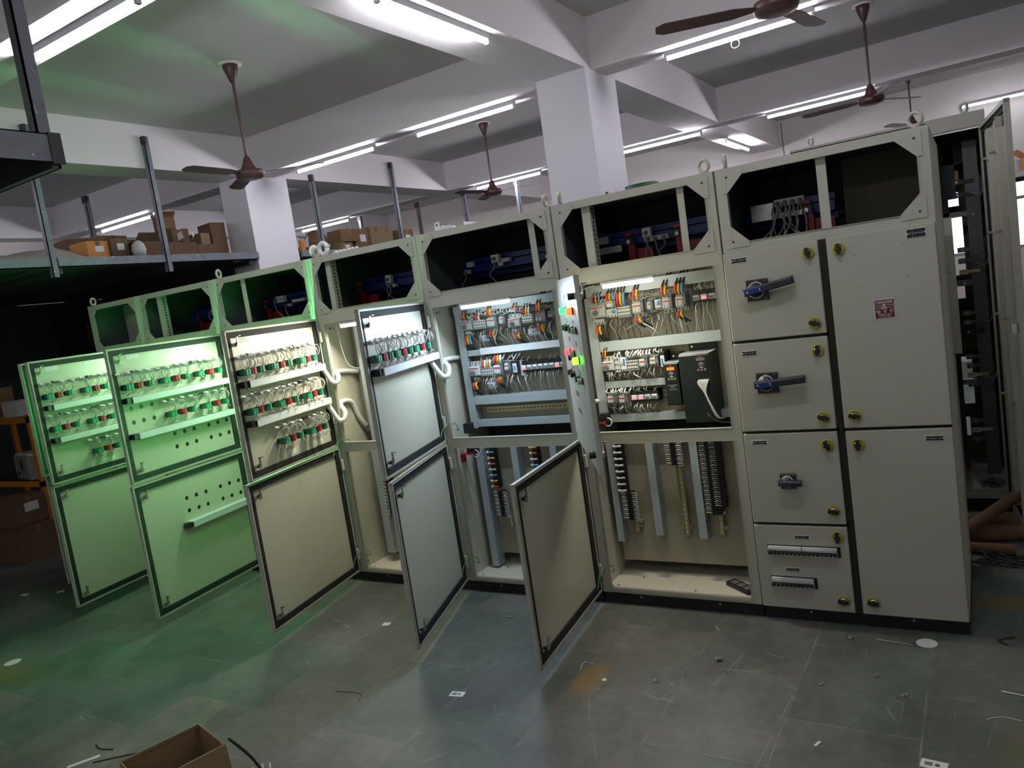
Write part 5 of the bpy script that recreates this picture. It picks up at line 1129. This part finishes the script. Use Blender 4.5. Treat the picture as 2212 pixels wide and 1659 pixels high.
for i in range(26):
    a = rnd.uniform(0, 2 * PI); c = (rnd.uniform(.95, 1.03), rnd.uniform(.07, .17)); L = rnd.uniform(.03, .07)
    b.tube([(c[0] - L * math.cos(a), c[1] - L * math.sin(a), .146), (c[0], c[1], .15 + rnd.uniform(0, .03)), (c[0] + L * math.cos(a + .5), c[1] + L * math.sin(a + .5), .147)], .003, rnd.choice(['wireb', 'wire', 'dev2']), 4)
o_ = single('wire_offcuts', b, 'heap of grey and black wire offcuts on the floor plate of the open rear cabinet', 'wire', (-.86, 1.75, .001)); o_['kind'] = 'stuff'
b = MB(); w_ = .95; b.box(0, w_, -.004, 0, .10, 2.32, 'paint'); 
for (a, c) in ((0, .02), (w_ - .02, w_)): b.box(a, c, 0, .022, .10, 2.32, 'paint')
b.box(0, w_, 0, .022, 2.30, 2.32, 'paint'); b.box(0, w_, 0, .022, .10, .12, 'paint')
door = b.obj('door', t, (1.066, -.008, 0), -R(84)); 
for (a) in (.28, .60): 
    b = MB(); b.box(a, a + .09, 0, .025, .16, 2.26, 'paint_in'); b.obj('stiffener', door)
    for z in (2.1, 1.7, 1.25, .8): b = MB(); b.box(a + .03, a + .06, .025, .05, z, z + .012, 'chrome'); b.cyl((a + .045, .025, z + .006), (a + .045, .055, z + .006), .007, 'steel', n=8); b.obj('wing_nut', door)
for z in (2.2, 1.2, .2): MB().box(w_ - .08, w_ - .06, 0, .05, z, z + .05, 'chrome').obj('latch', door)
q = MB(); q.plate(rect(.022, w_ - .022, .122, 2.298), [rect(.045, w_ - .045, .145, 2.275)], 0.0, .012, 'gasket'); q.obj('gasket', door)
for z in (2.0, 1.4, .5): inst(ME_HI, 'hinge', t, (1.068, -.012, z))
for x in (.12, .98): inst(ME_EYE, 'lifting_eye', t, (x, .06, 2.41), R(40))
door.scale = (1, -1, 1)
# pipes and off-cuts under it
for (i, (x, y, z, L, a, r_, k, lab)) in enumerate(((.02, 1.20, .045, .42, 18, .045, 'wood', 'thick brown paper roll on the floor before the open rear cabinet'), (.03, 1.42, .05, .5, 5, .05, 'card', 'pale brown roll behind the thick one on the floor'),
      (.09, 1.24, .165, .46, 52, .033, 'wood', 'slanting brown roll leaning over the others'), (.0, 1.02, .03, .36, -4, .03, 'cardd', 'short narrow roll in front of the others, by the cabinet plinth'))):
    b = MB(); b.cyl((-L / 2, 0, 0), (L / 2, 0, 0), r_, k, n=14); b.cyl((L / 2 - .002, 0, 0), (L / 2 + .001, 0, 0), r_ * .6, 'dark', n=12)
    o2 = single('paper_roll', b, lab, 'roll', (x + .02, y, z), R(a), 'rolls on the floor by the rear cabinet')
    if i == 2: o2.rotation_euler = (0, R(-14), R(a))
b = MB()
for i in range(10): b.tube([(rnd.uniform(-.2, .2), rnd.uniform(-.1, .1), .006), (rnd.uniform(-.2, .2), rnd.uniform(-.12, .12), .03), (rnd.uniform(-.2, .2), rnd.uniform(-.12, .12), .006)], .005, 'wireb', 5)
o2 = single('cable_tangle', b, 'tangle of black cable on the floor beside the paper rolls', 'cable', (.17, 0.90, .0)); o2['kind'] = 'stuff'
# shelf at the right by the window
carton('cardboard_carton', -.08, 6.1, 2.252, .26, .26, .30, 'cardd', 'brown carton on the far shelf, glimpsed through the top slot of the rear cabinet', R(20), tape=False)
t = thing('wall_shelf', 'pale shelf high in front of the window at the right edge', 'shelf', (.9, 6.1, 2.20)); MB().box(-1.5, .9, -.2, .3, 0, .05, 'wall').obj('board', t)
for y in (0, .2): MB().box(.8, .85, y, y + .05, -2.2, 0, 'dangle').obj('upright', t)
MB().box(-1.5, .9, .0, .05, -.04, 0, 'dangle').obj('rail', t)
MB().box(-1.5, -1.45, .0, .05, -2.2, -.04, 'dangle').obj('upright', t)
carton('cardboard_carton', .74, 6.05, 2.252, .30, .26, .14, 'cardo', 'tan carton with a slanted flap on the shelf at the right edge', R(12), open_=True)
b = MB(); b.lathe((0, 0, 0), [(0, 0), (.07, 0), (.08, .06), (.05, .12), (0, .15)], 'devw', 10); single('white_bag', b, 'white bag behind the carton on the right shelf', 'bag', (.54, 6.30, 2.252))

# ------------------------------------------------------------------ floor litter and the near carton
bx = thing('cardboard_box', 'open brown cardboard box on the floor at the bottom edge', 'box', (-2.483, -2.14, 0), R(-15))
sx, sy, h, th = .255, .292, .28, .005
b = MB(); b.box(-sx / 2, sx / 2, -sy / 2, sy / 2, 0.0, th, 'card')
for s in (-1, 1):
    b.box(s * sx / 2 - (th if s > 0 else 0), s * sx / 2 + (th if s < 0 else 0), -sy / 2, sy / 2, 0, h, 'card'); b.box(-sx / 2, sx / 2, s * sy / 2 - (th if s > 0 else 0), s * sy / 2 + (th if s < 0 else 0), 0, h, 'card')
b.obj('carton', bx)
b = MB()
for (x, y) in ((sx / 2 - .001, sy / 2 - .001),): b.box(x - .03, x, y - .008, y - .004, .01, h - .002, 'cardd')
b.box(-sx / 2 + .005, -sx / 2 + .008, -sy / 2, sy / 2, h - .012, h + .001, 'card'); b.obj('folded_edge', bx)
X = Matrix.Translation((sx / 2, 0, h)) @ Matrix.Rotation(R(168), 4, 'Y'); b = MB(); b.box(-.003, .001, -sy / 2, sy / 2, 0, .13, 'card', X); b.obj('flap', bx)
b = MB(); b.tube([(-2.36, -1.99, .27), (-2.33, -1.93, .16), (-2.31, -1.88, .02), (-2.29, -1.86, .008)], .006, 'wireb', 6); single('black_strap', b, 'black rubber strap leaning on the right side of the open box', 'strap')
b = MB()
for i in range(12):
    a = rnd.uniform(0, PI); x, y = rnd.uniform(-.05, .05), rnd.uniform(-.03, .03); L = rnd.uniform(.02, .05); b.tube([(x, y, .006), (x + L * math.cos(a), y + L * math.sin(a), .012 + rnd.uniform(0, .03))], .0028, 'wirew', 5, None, 1)
o2 = single('white_wire_offcuts', b, 'little heap of white wire offcuts right of the open box', 'wire', (-2.42, -1.83, 0)); o2['kind'] = 'stuff'
def flat(name, lab, cat, x, y, a, sx, sy, k, h=.003, z=0.0):
    b = MB(); b.box(-sx / 2, sx / 2, -sy / 2, sy / 2, 0, h, k); return single(name, b, lab, cat, (x, y, z), R(a))
flat('plastic_strip', 'pale lilac plastic strip on the floor at the bottom left', 'strip', -3.355, -2.04, 60, .13, .022, 'ductw')
b = MB(); b.cyl((0, 0, 0), (0, 0, .002), .042, 'white', n=28); single('paper_disc', b, 'round white paper disc on the floor in front of the right cabinet', 'disc', (-.166, -.111, 0))
b = MB(); b.cyl((0, 0, 0), (0, 0, .002), .045, 'white', n=28); single('paper_disc', b, 'round pale disc on the floor near the left edge', 'disc', (-5.01, -1.55, 0))
def tag(x, y, a, lab, s=.035):
    b = MB(); b.plate([(-s, -s * .6), (s, -s * .6), (s, s * .6), (-s, s * .6)], [circ(.25 * s, 0, s * .22, 10)], -.0008, .0008, 'white', Matrix.Translation((0, 0, .0012)) @ Matrix.Rotation(PI / 2, 4, 'X')); b.box(-s * .7, -s * .1, -s * .25, s * .25, .002, .0024, 'dev2'); single('white_tag', b, lab, 'tag', (x, y, 0), R(a))
tag(-2.004, -1.069, 10, 'small white clip tag on the bluish lit floor, centre'); tag(-.102, -.986, -5, 'small white tag on the floor at the bottom right', .04)
flat('paper_label', 'little white square label on the floor between the two left open doors', 'label', -2.887, -.531, 20, .045, .04, 'white', .001)
for (x, y, lab) in ((-.525, -.564, 'steel washer on the floor, nearest to the long slab joint'), (-.33, -.44, 'steel washer in the middle of the right floor'), (-.22, -.57, 'steel washer right of the middle one on the floor'), (-.47, -.13, 'steel washer close to the plinth of the right cabinet'), (-.13, -.22, 'steel washer just below the white disc'), (-1.18, -.72, 'steel washer on the floor in front of the drive cabinet')):
    b = MB(); b.torus((0, 0, .003), .009, .0032, 'steel', 'z', 16, 6); single('washer', b, lab, 'washer', (x, y, 0), None, 'washers on the floor')
b = MB(); b.cyl((0, 0, .009), (.022, .006, .009), .009, 'dev2', n=10); b.cyl((0, 0, .009), (-.003, -.001, .009), .007, 'white', n=10); single('cable_end', b, 'short black cable stub with white end on the right floor', 'cable', (-.98, -.482, 0))
flat('brass_terminal', 'small yellowish tube on the floor before the cool lit cabinet', 'terminal', -2.19, -.30, 12, .04, .012, 'rail', .01)
flat('paper_crumb', 'crumb of white paper beside the ochre floor stain', 'paper', -1.40, -.779, 30, .018, .02, 'white', .006)
flat('paper_crumb', 'upright sliver of white paper low on the right floor', 'paper', -.47, -.98, 70, .035, .010, 'white', .003)
def wire_bit(pts, k, r, lab, name='wire_piece'):
    b = MB(); b.tube([(x, y, r + .0005) for x, y in pts], r, k, 5); single(name, b, lab, 'wire', (0, 0, 0))
wire_bit([(-3.45, -1.93), (-3.38, -1.95), (-3.31, -1.93)], 'wireb', .0025, 'short dark wire left of the open box')
wire_bit([(-3.30, -2.03), (-3.22, -1.96), (-3.12, -1.88), (-3.08, -1.80)], 'wireb', .0025, 'long curved dark wire left of the open box')
wire_bit([(-1.55, -.72), (-1.56, -.65), (-1.50, -.66)], 'wirew', .0015, 'bent white wire snippet left of the ochre stain')
wire_bit([(.16, .02), (.10, -.02), (.13, -.06)], 'wireb', .004, 'bent black wire hook on the floor right of the plinth')
wire_bit([(-.36, -.12), (-.22, -.14)], 'wirew', .0012, 'thin white thread on the floor left of the white disc')
wire_bit([(.05, -.66), (.10, -.63), (.16, -.64)], 'wirew', .0015, 'thin white wire at the lower right floor')
wire_bit([(.10, -.45), (.2, -.47)], 'wirew', .003, 'thicker white wire at the right edge of the floor')
wire_bit([(-1.08, -.15), (-1.05, -.2)], 'wirew', .0015, 'white thread close to the plinth under the drive cabinet')
wire_bit([(-2.62, -1.22), (-2.48, -1.20), (-2.44, -1.26)], 'wireb', .0012, 'thin dark curved wire on the floor, lower centre left')
for (x, y, a, s, lab) in ((-6.4, -.80, 10, .06, 'pale scrap on the dark floor at far left, nearest the edge'), (-6.1, -.68, 60, .05, 'pale scrap on the dark floor, middle of three at far left'), (-5.85, -.62, 30, .05, 'pale scrap on the dark floor next to the leftmost door')):
    flat('floor_scrap', lab, 'scrap', x, y, a, s, s * .5, 'white', .008)
